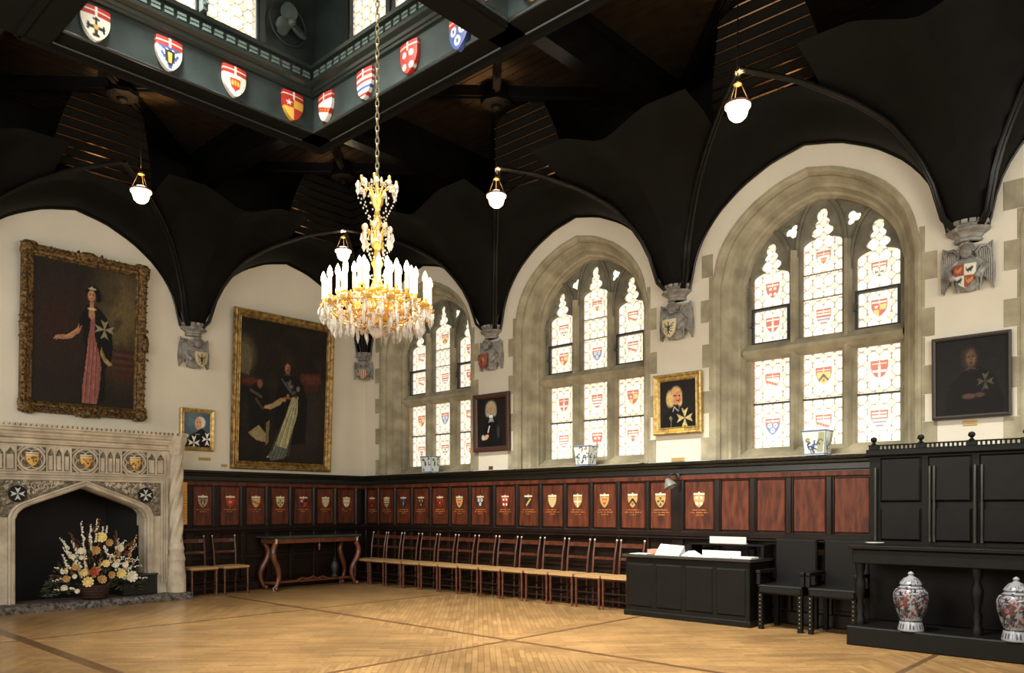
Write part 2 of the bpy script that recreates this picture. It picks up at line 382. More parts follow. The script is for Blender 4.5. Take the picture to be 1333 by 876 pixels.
def shield(name, w_, h_, th, fn, parent, mt='arms', n=26, bulge=.0, loc=None, bg=W_, rot=None):
    # heraldic shield hanging from its top edge, front towards -y, top centre at the origin
    v = np.linspace(0, 1, n+6); u = np.linspace(-1, 1, n); U, V = np.meshgrid(u, v)
    Wd = np.where(V < .35, 1.0, np.clip(1-((np.clip(V, .35, 1)-.35)/.65)**1.9, 0, 1)**.72)
    X = U*Wd; p = Paint(X*.5+.5, 1-V, bg); fn(p)
    Y = -th-bulge*(1-(X*X))
    A = np.stack([X*w_/2, Y, -V*h_], -1)
    edge = A.copy(); edge[..., 1] = 0
    A = np.pad(A, ((1, 1), (1, 1), (0, 0)), 'edge'); C = np.pad(p.C, ((1, 1), (1, 1), (0, 0)), 'edge')
    for sl in ((0, slice(None)), (-1, slice(None)), (slice(None), 0), (slice(None), -1)): A[sl][..., 1] = 0
    o = grid_mesh(name, A, C, mt, parent, smooth=False)
    if loc: o.location = loc
    if rot: o.rotation_euler = rot
    return o
def frame_mb(w_, h_, prof):
    # rectangular moulding; prof = list of (inset, y)
    mb = MB(); loops = []
    for ins, y in prof:
        a, b = w_/2-ins, h_/2-ins; loops.append([(-a, y, -b), (a, y, -b), (a, y, b), (-a, y, b)])
    return mb.loft(loops)
def on_w2(p, y, off=0):
    k = (-CY-off)/(.6778*(p+445)); return CX-k*.7353*(1610-p), CZ+(HOR-y)*k
def on_w1(p, y, off=0):
    k = (CX-off)/(.7353*(1610-p)); return CY+k*.6778*(p+445), CZ+(HOR-y)*k

# ================================================================ THE ROOM
RX, RY = 13.44, -10.08
ZT = 6.80          # underside of the boarded ceiling round the lantern
o = struct(part('floor', MB().box(-.6, RX+.3, RY-.3, .6, -.1, 0), 'floor'))
# dark inlaid bands of the parquet, on the bay lines
for i, (x0, x1, y0, y1) in enumerate([(.7, 13, -3.14, -3.07), (.7, 13, -6.54, -6.43), (2.90, 2.95, -9.6, -.7), (6.57, 6.62, -9.6, -.7), (10.02, 10.07, -9.6, -.7)]):
    struct(part('trim_%d' % (10+i), MB().box(x0, x1, y0, y1, -.004, .0012+.0002*i), 'band'))

WC = [1.68, 5.04, 8.42, 11.76]         # window centres on the window wall
SP = 4.18
def hole(cx): return [(cx+x, z) for x, z in arch_out(1.22, 1.93, SP-.03, 5.31)]
o = struct(part('wall_back', plate([(-.5, -.02), (RX+.5, -.02), (RX+.5, 7.0), (-.5, 7.0)], [hole(c) for c in WC], 0, .5), 'plaster'))
# the fireplace wall, with the opening of the firebox
mb = plate([(-10.6, -.02), (.0, -.02), (.0, 7.0), (-10.6, 7.0)], [[(-5.86, 0), (-4.18, 0), (-4.18, 1.7), (-5.86, 1.7)]], 0, .3)
o = struct(part('wall_left', mb, 'plaster', rot=(0, 0, PI/2)))
# the two walls behind the camera, plastered over a dark dado
struct(part('wall_right', MB().box(RX, RX+.3, RY-.3, .6, 1.95, 7), 'plaster'))
struct(part('wall_front', MB().box(-.5, RX+.3, RY-.3, RY, 1.95, 7), 'plaster'))
struct(part('trim_20', MB().box(RX-.06, RX+.3, RY-.3, 0, -.02, 1.95), 'stile'))
struct(part('trim_21', MB().box(-.5, RX+.3, RY-.3, RY+.06, -.02, 1.95), 'stile'))

# ---------------------------------------------------------------- windows
def arch_t(cx, hw, zs, za, y, n=14): return [(cx+x, y, z) for x, z in arch_out(hw, 1.93, zs, za, n)]
LX = [(-.885, -.395), (-.245, .245), (.395, .885)]         # the three lights
def lancet(x0, x1, zb, zs, zt):
    # tall light with a cusped, lobed head
    c = (x0+x1)/2; h = (x1-x0)/2; H = zt-zs
    R = [(h, zb)]
    circ = [(0, h, .105), (.165, .142, .075), (.265, .098, .062), (.365, .074, .082)]
    n = 60
    for k in range(n):
        z = .445*k/n; w_ = 0
        for cz_, rx, rz_ in circ:
            q = (z-cz_)/rz_
            if abs(q) < 1: w_ = max(w_, rx*math.sqrt(1-q*q))
        R.append((max(w_, .02), zs+z))
    R.append((0, zs+.45))
    return [(c+x, z) for x, z in R]+[(c-x, z) for x, z in reversed(R[:-1])]
def rectp(x0, x1, z0, z1): return [(x0, z0), (x1, z0), (x1, z1), (x0, z1)]
def foil(cx, cz, r, n=3, rot=PI/2):
    pts = []
    for k in range(n*6):
        a = rot+2*PI*k/(n*6); pts.append((cx+r*(.62+.42*abs(math.cos(n*(a-rot)/2)))*math.cos(a), cz+r*(.62+.42*abs(math.cos(n*(a-rot)/2)))*math.sin(a)))
    return pts
LEAD, LEAD2 = (.50, .44, .37), (.42, .36, .32)
def glazing(parent, x0, x1, z0, z1, y, shields, seed, tone=(.985, .97, .90), name='leaded_glass', mt='glass', bars=()):
    dx = .0085; nx = int((x1-x0)/dx)+1; nz = int((z1-z0)/dx)+1
    def fn(p):
        X = x0+(x1-x0)*p.X; Z = z0+(z1-z0)*p.Y; p.C[:] = tone
        r = np.random.RandomState(seed)
        cw, ch = (x1-x0)/4, .155
        U = (X-x0)/cw; V = (Z-z0)/ch; iu = np.floor(U); iv = np.floor(V); fu = U-iu; fv = V-iv
        t = np.sin(iu*12.9+iv*78.2+seed)*43758.5; t = t-np.floor(t); p.C *= (1-.07*t)[..., None]
        # octagons with small squares between, joined by vertical leads
        m = (np.abs(fu-.5) > .46) & (np.abs(fv-.5) < .24); p.mixin(m*.6, LEAD)
        dd = np.abs(np.abs(fu-.5)+np.abs(fv-.5)-.62); p.mixin((dd < .05)*.62, LEAD)
        p.mixin((((fv < .06) | (fv > .94)) & (np.abs(fu-.5) < .2))*.62, LEAD)
        q = (np.abs(fu-.5)+np.abs(fv-.5) > .74); p.mixin(q*.35, (.95, .80, .52))
        e = np.minimum(np.minimum(X-x0, x1-X), np.minimum(Z-z0, z1-Z)); p.mixin((np.abs(e-.028) < .0055)*.75, (.62, .36, .24))
        p.mixin(((e < .028) & (np.sin(Z*90)+np.sin(X*90) > 1.1))*.6, (.72, .34, .2))
        for bz in bars: p.mixin((np.abs(Z-bz) < .010)*.95, (.30, .25, .20))
        for (cx, cz, s, k) in shields:
            sx, sz = s*.5, s*.6; lx = (X-cx)/sx*.5+.5; lz = (Z-cz)/sz*.5+.5
            V_ = 1-lz; Wd = np.where(V_ < .35, 1.0, np.clip(1-((np.clip(V_, .35, 1)-.35)/.65)**1.9, 0, 1)**.72)
            ins = (np.abs(lx-.5)*2 < Wd) & (V_ > 0) & (V_ < 1)
            halo = (np.hypot(X-cx, (Z-cz)*.9) < s*.82); p.mixin((halo & (np.abs(np.hypot(X-cx, (Z-cz)*.9)-s*.76) < .011))*.55, (.78, .45, .25))
            p.mixin((halo & ~ins)*.8, tone)
            out = (np.abs(lx-.5)*2 < Wd*1.12+.03) & (V_ > -.06) & (V_ < 1.07); p.mixin(out*.8, (.55, .42, .35))
            q_ = Paint(np.clip(lx, 0, 1), np.clip(lz, 0, 1), W_); arms(q_, [0, 2, 4, 7, 9, 10, 3, 6, 4, 10, 5, 2][k % 12])
            fld = q_.C*.66+.34*np.array(tone)
            p.C = np.where(ins[..., None], fld, p.C)
    return canvas(name, x0, x1, z0, z1, y, nx, nz, fn, mt, parent, thick=.008)
def make_window(i, cx, seed):
    root = struct(empty('window_%d' % i, (cx, 0, 0)))
    # moulded stone reveal: nested arches stepping back to the tracery
    prof = [(0, 1.222, 5.31), (-.012, 1.222, 5.31), (-.012, 1.19, 5.28), (.0, 1.16, 5.255), (.05, 1.13, 5.23), (.09, 1.135, 5.23), (.13, 1.09, 5.19), (.16, 1.07, 5.165),
            (.17, 1.04, 5.13), (.27, 1.0, 5.10), (.29, .97, 5.07), (.31, .985, 5.08), (.36, .95, 5.05), (.44, .94, 5.04)]
    mb = MB(); mb.loft([arch_t(0, hw, SP-.03-(1.222-hw)*.1, za, y) for y, hw, za in prof])
    part('reveal', mb, 'stone', root)
    # dressed surround on the wall face, with toothed quoins
    q = MB()
    r = random.Random(seed)
    for s in (-1, 1):
        z = 1.97; k = 0
        while z < 4.3:
            h = .27+.03*r.random()
            if k % 2 == 0: x0, x1 = (1.20, 1.345+.03*r.random()) if s > 0 else (-1.345-.03*r.random(), -1.20); q.cbox(x0, x1, -.006, .02, z, z+h, .003)
            else: x0, x1 = (1.20, 1.255) if s > 0 else (-1.255, -1.20); q.cbox(x0, x1, -.004, .02, z, z+h, .003)
            z += h+.005; k += 1
    part('quoins', q, 'stone', root)
    # tracery plate
    holes = []
    part('lower_frame', plate([(-.96, 1.95), (.96, 1.95), (.96, 3.33), (-.96, 3.33)], [rectp(x0, x1, 2.11, 3.24) for x0, x1 in LX], .42, .56, .012), 'stone', root)
    for j, (x0, x1) in enumerate(LX):
        zt, zs = ((4.72, 4.24), (5.0, 4.52), (4.72, 4.24))[j]
        holes.append(lancet(x0, x1, 3.42, zs, zt))
    for s in (-1, 1):
        holes.append(foil(s*.365, 4.765, .092, 3, PI/2+s*.5))
    outer = [(x, z) for x, z in arch_out(.96, 3.33, SP-.06, 5.06)]
    part('tracery', plate(outer, holes, .42, .56, .012), 'stone_tr_shade', root)
    # mullions and moulded arch bars standing proud of the tracery
    mu = MB()
    for mx in (-.32, .32): mu.add([(mx-.055, .44, 1.98), (mx-.02, .335, 1.98), (mx+.02, .335, 1.98), (mx+.055, .44, 1.98), (mx-.055, .44, 4.5), (mx-.02, .335, 4.5), (mx+.02, .335, 4.5), (mx+.055, .44, 4.5)],
                                  [(0, 1, 5, 4), (1, 2, 6, 5), (2, 3, 7, 6), (4, 5, 6, 7), (0, 3, 2, 1)])
    part('mullions', mu, 'stone', root)
    hd = MB()
    def bararch(c, h, zs, zt, r_):
        R = [(h*math.cos(a)**.9, zs+(zt-zs)*(math.sin(a)*.8+.2*a/(PI/2))) for a in [PI/2*k/9 for k in range(9)]]+[(0, zt)]
        pts = [(c+x, .41, z) for x, z in R]+[(c-x, .41, z) for x, z in reversed(R[:-1])]
        hd.tube(pts, r_, 6)
    for j, (x0, x1) in enumerate(LX):
        zt = (4.82, 5.09, 4.82)[j]; zs = (4.15, 4.42, 4.15)[j]; bararch((x0+x1)/2, (x1-x0)/2+.05, zs, zt+.02, .026)
    part('arch_mouldings', hd, 'stone_tr_shade', root, True)
    tr = MB(); tr.loft([[(-.95, y, z), (.95, y, z)] for y, z in [(.44, 3.22), (.36, 3.25), (.30, 3.30), (.30, 3.34), (.38, 3.42), (.44, 3.44)]], closed=False)
    part('transom', tr, 'stone', root)
    sl = MB(); sl.loft([[(-1.0, y, z), (1.0, y, z)] for y, z in [(.0, 1.93), (.0, 1.955), (.30, 2.0), (.30, 2.03), (.44, 2.12)]], closed=False)
    part('sill', sl, 'stone', root)
    # leaded and painted glass
    for j, (x0, x1) in enumerate(LX):
        c = (x0+x1)/2; sd = seed*10+j
        glazing(root, x0-.02, x1+.02, 2.09, 3.26, .50, [(c, 2.95, .165, sd), (c, 2.38, .165, sd+5)], sd, bars=(2.68,))
        top = 4.76 if j != 1 else 5.04
        sh = [(c, 3.66, .155, sd+2), (c, 4.10 if j != 1 else 4.36, .15, sd+8)]
        glazing(root, x0-.02, x1+.02, 3.40, top, .50, sh, sd+40, bars=(3.87,) if j != 1 else (3.90, 4.20))
    ey = MB(); ey.box(-.56, -.26, .50, .51, 4.62, 4.99); ey.box(.26, .56, .50, .51, 4.62, 4.99)
    part('eyelet_glass', ey, M['plain_glass'], root)
    # iron opening casements in the outer upper lights
    for j in (0, 2):
        x0, x1 = LX[j]; c = frame_mb(x1-x0-.0, .46, [(0, .0), (0, -.035), (.028, -.035), (.028, 0)])
        f = part('casement', c, 'iron', root, loc=((x0+x1)/2, .46, 3.655))
        h = MB(); h.box(-.02, .02, -.07, -.03, -.01, .01); h.tube([(0, -.07, 0), (0, -.08, .05), (.02, -.075, .09)], .006, 6)
        part('casement_handle', h, 'iron', f, loc=(-(x1-x0)/2+.015, 0, 0))
    sb = MB()
    for (x0, x1) in LX:
        for z in (2.68,): sb.box(x0-.01, x1+.01, .485, .497, z-.007, z+.007)
    part('saddle_bars', sb, 'iron', root)
    return root
M['plain_glass'] = mat('plain daylight glass', (1, .985, .93), .3, emis=(.985, .97, .90), es=1.0)
for i, c in enumerate(WC): make_window(i+1, c, 3+i*7)

# ---------------------------------------------------------------- panelled wainscot
GOLD = (.86, .62, .30)
def emblem(p, k):
    base = (.36, .19, .13)
    arms(p, k, chief=False, field=[(.74, .68, .50), (.70, .58, .34), (.58, .18, .11), (.16, .14, .13), (.72, .62, .40)][k % 5])
    p.rect(0, 1, .80, .92, (.88, .84, .72)); p.rect(.46, .54, .72, 1, (.88, .84, .72)); p.rect(0, 1, .74, .79, (.36, .19, .13)); p.rect(0, .42, .93, 1, base); p.rect(.58, 1, .93, 1, base)
def lettering(seed, wd):
    mb = MB(); r = random.Random(seed)
    for row, (ww, hh) in enumerate(((wd, .016), (wd*1.25 if seed > 6 else wd*.5, .015), (wd*.5, .014))):
        if row == 2 and seed <= 6: break
        x = -ww/2; z = -.032*row
        while x < ww/2:
            lw = r.uniform(.009, .016); t = r.random()
            mb.box(x, x+.005, -.0025, 0, z, z+hh*(1 if t > .35 else .62))
            if t > .3: mb.box(x, x+lw, -.0025, 0, z+(hh*.5 if t > .6 else 0), z+(hh*.5 if t > .6 else 0)+.005)
            if t > .55: mb.box(x+lw-.005, x+lw, -.0025, 0, z, z+hh*.6)
            x += lw+r.uniform(.004, .008)
            if r.random() < .12: x += .014
    return mb
def wainscot(name, rz, x0, x1, edges, emb, wide=()):
    root = struct(empty(name, (0, 0, 0), rz))
    bd = MB().box(x0, x1, -.035, 0, 0, 1.84); part('backing_boards', bd, 'stile', root)
    cor = MB(); cor.loft([[(x0, y, z), (x1, y, z)] for y, z in [(-.035, 1.765), (-.06, 1.775), (-.06, 1.79), (-.075, 1.80), (-.075, 1.86), (-.10, 1.875), (-.115, 1.90), (-.15, 1.915), (-.155, 1.95), (.0, 1.955)]], closed=False)
    part('cornice', cor, 'ledge', root)
    rl = MB().cbox(x0, x1, -.075, -.03, 1.715, 1.775, .01); part('top_rail', rl, 'panel', root)
    rl = MB().cbox(x0, x1, -.085, -.03, .985, 1.06, .012).cbox(x0, x1, -.105, -.03, .955, .985, .01); part('dado_rail', rl, 'stile', root)
    sk = MB().cbox(x0, x1, -.075, -.03, 0, .16, .015); part('skirting', sk, 'stile', root)
    mr = MB().cbox(x0, x1, -.065, -.03, .52, .60, .01); part('middle_rail', mr, 'stile', root)
    st = MB()
    for (a, b) in edges:
        st.cbox(a, b, -.078, -.03, 1.05, 1.72, .010)
        st.cbox(a, b, -.07, -.03, .15, .96, .008)
        for q in (a-.004, b+.004): st.tube([(q, -.05, 1.06), (q, -.05, 1.71)], .009, 6)
    part('stiles', st, 'stile', root)
    for i in range(len(edges)-1):
        a, b = edges[i][1], edges[i+1][0]
        pn = part('panel', MB().cbox(a+.014, b-.014, -.048, -.03, 1.078, 1.70, .012), 'panel', root)
        part('lower_panel', MB().cbox(a+.02, b-.02, -.045, -.03, .64, .93, .012).cbox(a+.02, b-.02, -.045, -.03, .19, .49, .012), 'stile', root)
        k = emb[i] if i < len(emb) else None
        if k is not None:
            c = (a+b)/2; s = .155
            shield('painted_arms', s, .20, .004, lambda p, k=k: emblem(p, k), pn, loc=(c, -.049, 1.565), n=24)
            part('gold_lettering', lettering(k, .2 if b-a > .3 else .17), 'gold_paint', pn, loc=(c, -.048, 1.325))
    return root
e1 = [(-3.48, -3.36), (-3.02, -2.91), (-2.55, -2.46), (-2.09, -2.0), (-1.64, -1.56), (-1.17, -1.10), (-.72, -.66), (-.26, -.155)]
e1 = [(-9.9, -9.8)]+[(-9.3+.47*i, -9.22+.47*i) for i in range(4)]+[(-6.72, -6.6)]+[(-3.66, -3.62)]+e1
wainscot('trim_1', PI/2, -3.66, -.0, e1[6:], [None, 1, 2, 4, 0, 3, 6, 5])
wainscot('trim_2', PI/2, -10.08, -6.45, e1[:6], [])
ed = [.09, .47, .95, 1.42, 1.91, 2.39, 2.87]
e2 = [(a-.025, a+.025) for a in ed]+[(3.34, 3.45)]+[(a-.028, a+.028) for a in (3.91, 4.39, 4.86, 5.34, 5.81, 6.28)]+[(6.66, 6.83)]+[(a-.035, a+.035) for a in (7.31, 7.78, 8.23, 8.70)]+[(9.15, 9.24)]
e2 += [(9.7+.47*i, 9.78+.47*i) for i in range(8)]
wainscot('trim_3', 0, 0, RX, e2, [7, 10, 13, 8, 12, 14, 18, 17, 23, 20, 21, 26, 31, 36, 41])
# beaded strip of rosettes under the right-hand half of the cornice
mb = MB()
x = 6.9
while x < 9.15: mb.ell((x, -.158, 1.935), (.011, .008, .011), 6, rings=4); x += .085
struct(part('trim_4', mb, 'dark_edge'))

# dark boarding on the upper walls, over the arches
struct(part('trim_30', MB().box(0, RX, -.03, 0, 5.66, 6.9), 'oak_matt')); struct(part('trim_31', MB().box(0, .03, RY, 0, 5.66, 6.9), 'oak_matt'))
struct(part('trim_32', MB().box(0, RX, RY, RY+.03, 5.66, 6.9), 'oak_matt')); struct(part('trim_33', MB().box(RX-.03, RX, RY, 0, 5.66, 6.9), 'oak_matt'))
M['boss'] = mat('black carved boss', (.02, .018, .015), .7, spec=.05)
# ---------------------------------------------------------------- timber ceiling
HW = 1.50; AH = 1.40
def a_(t): return SP+.01+AH*AR(t/HW) if abs(t) < HW else SP
NB = 28
def web_bay(cx, cy, walls):
    # ribbed timber vault springing from the wall corbels; open on the lantern side
    vs = {}; mb = MB(); sub = []
    n = NB; half = BAY/2
    def dists(u, v):
        d = 9
        if 'N' in walls: d = min(d, half-v)
        if 'W' in walls: d = min(d, half+u)
        if 'S' in walls: d = min(d, half+v)
        if 'E' in walls: d = min(d, half-u)
        return d
    def z(u, v):
        d = dists(u, v); return max(a_(u), a_(v))+.2*min(1, max(d, 0)/.6)**1.0*min(1, max(0, (1.62-max(abs(u), abs(v)))/.5))
    idx = {}
    def vid(i, j):
        if (i, j) not in idx:
            u = -half+BAY*i/n; v = -half+BAY*j/n; idx[(i, j)] = len(mb.v); mb.v.append((u, v, z(u, v)))
        return idx[(i, j)]
    for i in range(n):
        for j in range(n):
            u = -half+BAY*(i+.5)/n; v = -half+BAY*(j+.5)/n
            if dists(u, v) > half+.01: continue
            if max(abs(u), abs(v)) < .62: continue
            mb.f.append((vid(i, j), vid(i+1, j), vid(i+1, j+1), vid(i, j+1)))
    root = struct(empty('ceiling_vault', (cx, cy, 0)))
    part('vault_web', mb, 'oak_matt', root, True)
    # coved, beaded boards rising from the eye of the vault to the boarded ceiling
    cv = MB(); bd = MB()
    prof = [(.63-.26*(k/9)**1.6, 5.76+(ZT-5.76)*(k/9)) for k in range(10)]
    for side in walls:
        rot = {'N': 0, 'W': PI/2, 'S': PI, 'E': -PI/2}[side]; m = Matrix.Rotation(rot, 3, 'Z')
        L = [[tuple(m @ Vector((-r, r, zz))), tuple(m @ Vector((r, r, zz)))] for r, zz in prof]
        cv.loft(L, closed=False)
        for r, zz in prof[:-1]:
            bd.tube([m @ Vector((-r, r-.01, zz)), m @ Vector((r, r-.01, zz))], .013, 6)
    part('coved_boards', cv, 'oak_dull', root); part('beads', bd, 'bead', root, True)
    # arched diagonal ribs, wall ribs
    rb = MB(); wr = MB()
    for (sx, sy) in ((-1, 1), (1, 1), (-1, -1), (1, -1)):
        ok = ('N' in walls and sy > 0) or ('S' in walls and sy < 0) or ('W' in walls and sx < 0) or ('E' in walls and sx > 0)
        if not ok: continue
        for off in (0, .035):
            pts = []
            for k in range(22):
                s = .12+(half-.12)*k/21; t = half-s
                pts.append((sx*t+off*sy*.7, sy*t-off*sx*.7, a_(t)-.03+.2*min(1, s/.6)))
            rb.tube(pts, .022, 8)
    for side in walls:
        rot = {'N': 0, 'W': PI/2, 'S': PI, 'E': -PI/2}[side]; m = Matrix.Rotation(rot, 3, 'Z')
        pts = [m @ Vector((HW*math.cos(PI*k/32), half-.02, SP+AH*AR(math.cos(PI*k/32)))) for k in range(33)]
        wr.tube(pts, .018, 8)
        pts = [m @ Vector(((HW+.02)*math.cos(PI*k/32), half-.09, SP+.06+AH*AR(math.cos(PI*k/32)))) for k in range(33)]
        wr.tube(pts, .013, 8)
    part('diagonal_ribs', rb, 'oak', root, True); part('wall_ribs', wr, 'oak', root, True)
    # diagonal ceiling beams and the octagonal boss
    bm_ = MB()
    for (sx, sy) in ((-1, 1), (1, 1), (-1, -1), (1, -1)):
        m = Matrix.Rotation(math.atan2(sy, sx), 4, 'Z')
        bm_.box(.1, 2.15, -.05, .05, ZT-.13, ZT, m); bm_.box(.1, 2.15, -.025, .025, ZT-.165, ZT-.12, m)
    part('diagonal_beams', bm_, 'oak', root)
    bs = MB(); bs.lathe([(.14, ZT-.24), (.2, ZT-.22), (.21, ZT-.17), (.17, ZT-.15), (.17, ZT)], 8)
    bs.ell((0, 0, ZT-.25), (.07, .07, .05), 8)
    part('boss', bs, M['boss'], root)
    return root
bays = []
for i in range(4):
    for j in range(3):
        if i in (1, 2) and j == 1: continue
        wl = ''
        if j == 0: wl += 'N'
        if j == 2: wl += 'S'
        if i == 0: wl += 'W'
        if i == 3: wl += 'E'
        web_bay(BAY*(i+.5), -BAY*(j+.5), wl)
# flat boarded ceiling, in four strips round the lantern, v-jointed boards
LX0, LX1, LY0, LY1 = 3.36, 10.08, -3.33, -6.28
cl = struct(empty('ceiling', (0, 0, ZT)))
mb = MB()
for (x0, x1, y0, y1, d) in ((0, RX, LY0+.3, 0, 'y'), (0, RX, RY, LY1-.3, 'y'), (0, LX0-.3, LY1-.3, LY0+.3, 'x'), (LX1+.3, RX, LY1-.3, LY0+.3, 'x')):
    if d == 'y':
        y = y0
        while y < y1-.01: mb.cbox  ; yy = min(y+.14, y1); mb.box(x0, x1, y+.006, yy-.006, .0, .02); mb.box(x0, x1, y, yy, .008, .05); y += .14
    else:
        x = x0
        while x < x1-.01: xx = min(x+.14, x1); mb.box(x+.006, xx-.006, y0, y1, .0, .02); mb.box(x, xx, y0, y1, .008, .05); x += .14
part('ceiling_boards', mb, 'oak_ceiling', cl)
# beams between the bays, from the walls to the lantern frame
mb = MB()
for x in (3.36, 6.72, 10.08):
    for (y0, y1) in ((LY0+.2, -.1), (RY+.1, LY1-.2)):
        mb.box(x-.09, x+.09, y0, y1, -.55, .0); mb.box(x-.12, x+.12, y0, y1, -.46, -.40); mb.box(x-.14, x+.14, y0, y1, -.12, .0)
for y in (-3.36, -6.72):
    for (x0, x1) in ((.1, LX0-.2), (LX1+.2, RX-.1)):
        mb.box(x0, x1, y-.09, y+.09, -.55, .0); mb.box(x0, x1, y-.12, y+.12, -.46, -.40); mb.box(x0, x1, y-.14, y+.14, -.12, .0)
part('bay_beams', mb, 'oak', cl)

# ---------------------------------------------------------------- lantern
lt = struct(empty('ceiling_lantern', (0, 0, 0)))
ZB = 6.17
def lantern_side(L, m, nwin, first):
    # one inner face of the lantern: local x along the face 0..L, y=0 the face, -y inwards
    T = lambda v: tuple(m @ Vector(v))
    fr = MB(); fr.add([T(v) for v in [(0, 0, ZB), (L, 0, ZB), (L, 0, 6.66), (0, 0, 6.66), (0, .28, ZB), (L, .28, ZB), (L, .28, 6.9), (0, .28, 6.9)]], [(0, 1, 2, 3)])
    part('frieze', fr, 'lantern', lt)
    fr = MB(); fr.add([T(v) for v in [(-.28, 0, ZB), (L+.28, 0, ZB), (L+.28, .28, ZB), (-.28, .28, ZB), (-.28, .28, 6.9), (L+.28, .28, 6.9)]], [(0, 1, 2, 3), (3, 2, 5, 4)]); part('soffit', fr, 'oak_dull', lt)
    ed = MB()
    for (y, z, r) in ((-.005, ZB+.01, .018), (.27, ZB, .015)): ed.tube([T((0, y, z)), T((L, y, z))], r, 6)
    part('edge_bead', ed, 'lantern_dark', lt, True)
    co = MB()
    pr = [(0, 6.60), (-.03, 6.61), (-.035, 6.64), (-.05, 6.65), (-.055, 6.69), (-.04, 6.70), (-.085, 6.74), (-.09, 6.78), (-.06, 6.79), (-.06, 6.91), (-.10, 6.92), (-.11, 6.96), (-.02, 6.99), (0, 7.02)]
    co.loft([[T((y*-0 + abs(y), y, z)), T((L-abs(y), y, z))] for y, z in pr], closed=False)
    part('cornice', co, 'lantern_dark', lt)
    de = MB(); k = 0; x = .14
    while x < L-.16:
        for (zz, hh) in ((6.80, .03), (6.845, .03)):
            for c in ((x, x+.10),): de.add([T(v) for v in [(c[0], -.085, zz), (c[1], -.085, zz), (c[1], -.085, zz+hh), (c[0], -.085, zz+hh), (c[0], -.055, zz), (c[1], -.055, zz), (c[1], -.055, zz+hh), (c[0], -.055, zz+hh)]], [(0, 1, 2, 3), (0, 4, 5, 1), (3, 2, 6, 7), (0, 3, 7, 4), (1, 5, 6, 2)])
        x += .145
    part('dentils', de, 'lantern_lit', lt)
    # apron under the clerestory windows, piers and mullions
    ap = MB(); ap.add([T(v) for v in [(0, .0, 7.0), (L, .0, 7.0), (L, .03, 7.02), (0, .03, 7.02)]], [(0, 1, 2, 3)])
    pier = .80 if L > 3.2 else .72
    def bx(mb, x0, x1, y0, y1, z0, z1): mb.add([T(v) for v in [(x, y, z) for z in (z0, z1) for y in (y0, y1) for x in (x0, x1)]], [(0, 2, 3, 1), (4, 5, 7, 6), (0, 1, 5, 4), (2, 6, 7, 3), (0, 4, 6, 2), (1, 3, 7, 5)])
    bx(ap, 0, L, .02, .1, 6.95, 7.05); bx(ap, -.12, pier, .03, .1, 7.0, 9.1); bx(ap, L-pier, L+.12, .03, .1, 7.0, 9.1); bx(ap, 0, L, .03, .1, 8.75, 9.1)
    part('wall_boards', ap, 'lantern', lt)
    n = max(2, round((L-2*pier)/.8)); ww = (L-2*pier)/n
    mu = MB()
    for k in range(n+1):
        x = pier+ww*k
        bx(mu, x-.035, x+.035, -.01, .08, 7.03, 8.8)
        for q in (-.05, .05): mu.tube([T((x+q, 0.02, 7.04)), T((x+q, .02, 8.8))], .018, 6)
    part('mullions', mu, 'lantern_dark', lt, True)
    for k in range(n):
        x0, x1 = pier+ww*k+.06, pier+ww*(k+1)-.06
        V = glazing(None, x0, x1, 7.07, 8.7, 0, [((x0+x1)/2, 7.75, .14, 3+k), ((x0+x1)/2, 8.4, .14, 5+k)], k+first, tone=(.98, .97, .88), name='lantern_glass', mt='glass_hi')
        V.data.transform(Matrix.Translation((0, .06, 0))); V.data.transform(m); V.parent = lt
def MT(x, y, r): return Matrix.Translation((x, y, 0)) @ Matrix.Rotation(r, 4, 'Z')
XB0, XB1 = 6.43, 6.78            # beam dividing the two openings
for (xa, xb) in ((LX0, XB0), (XB1, LX1)):
    lantern_side(xb-xa, MT(xa, LY0, 0), 3, 1)            # far face, seen from the room
    lantern_side(LY0-LY1, MT(xa, LY1, PI/2), 3, 2)       # left face
    lantern_side(xb-xa, MT(xb, LY1, PI), 3, 3)           # near face
    lantern_side(LY0-LY1, MT(xb, LY0, -PI/2), 3, 4)      # right face
mb = MB(); mb.box(LX0-.35, LX1+.35, LY1-.35, LY0+.35, 9.1, 9.2)
part('lantern_roof', mb, 'lantern_dark', lt)
mb = MB(); mb.box(XB0+.03, XB1-.03, LY1, LY0, 6.10, 6.9); mb.box(XB0+.0, XB1-.0, LY1, LY0, 6.12, 6.17)
mb.box(LX0-.3, LX1+.3, LY0+.27, LY0+.34, 6.10, 6.85); mb.box(LX0-.3, LX1+.3, LY1-.34, LY1-.27, 6.10, 6.85)
mb.box(LX0-.34, LX0-.27, LY1-.3, LY0+.3, 6.10, 6.85); mb.box(LX1+.27, LX1+.34, LY1-.3, LY0+.3, 6.10, 6.85)
mb.box(LX0-.3, LX1+.3, LY1-.6, LY1-.02, 6.12, 6.9)
part('frame_beams', mb, 'oak_dull', lt)

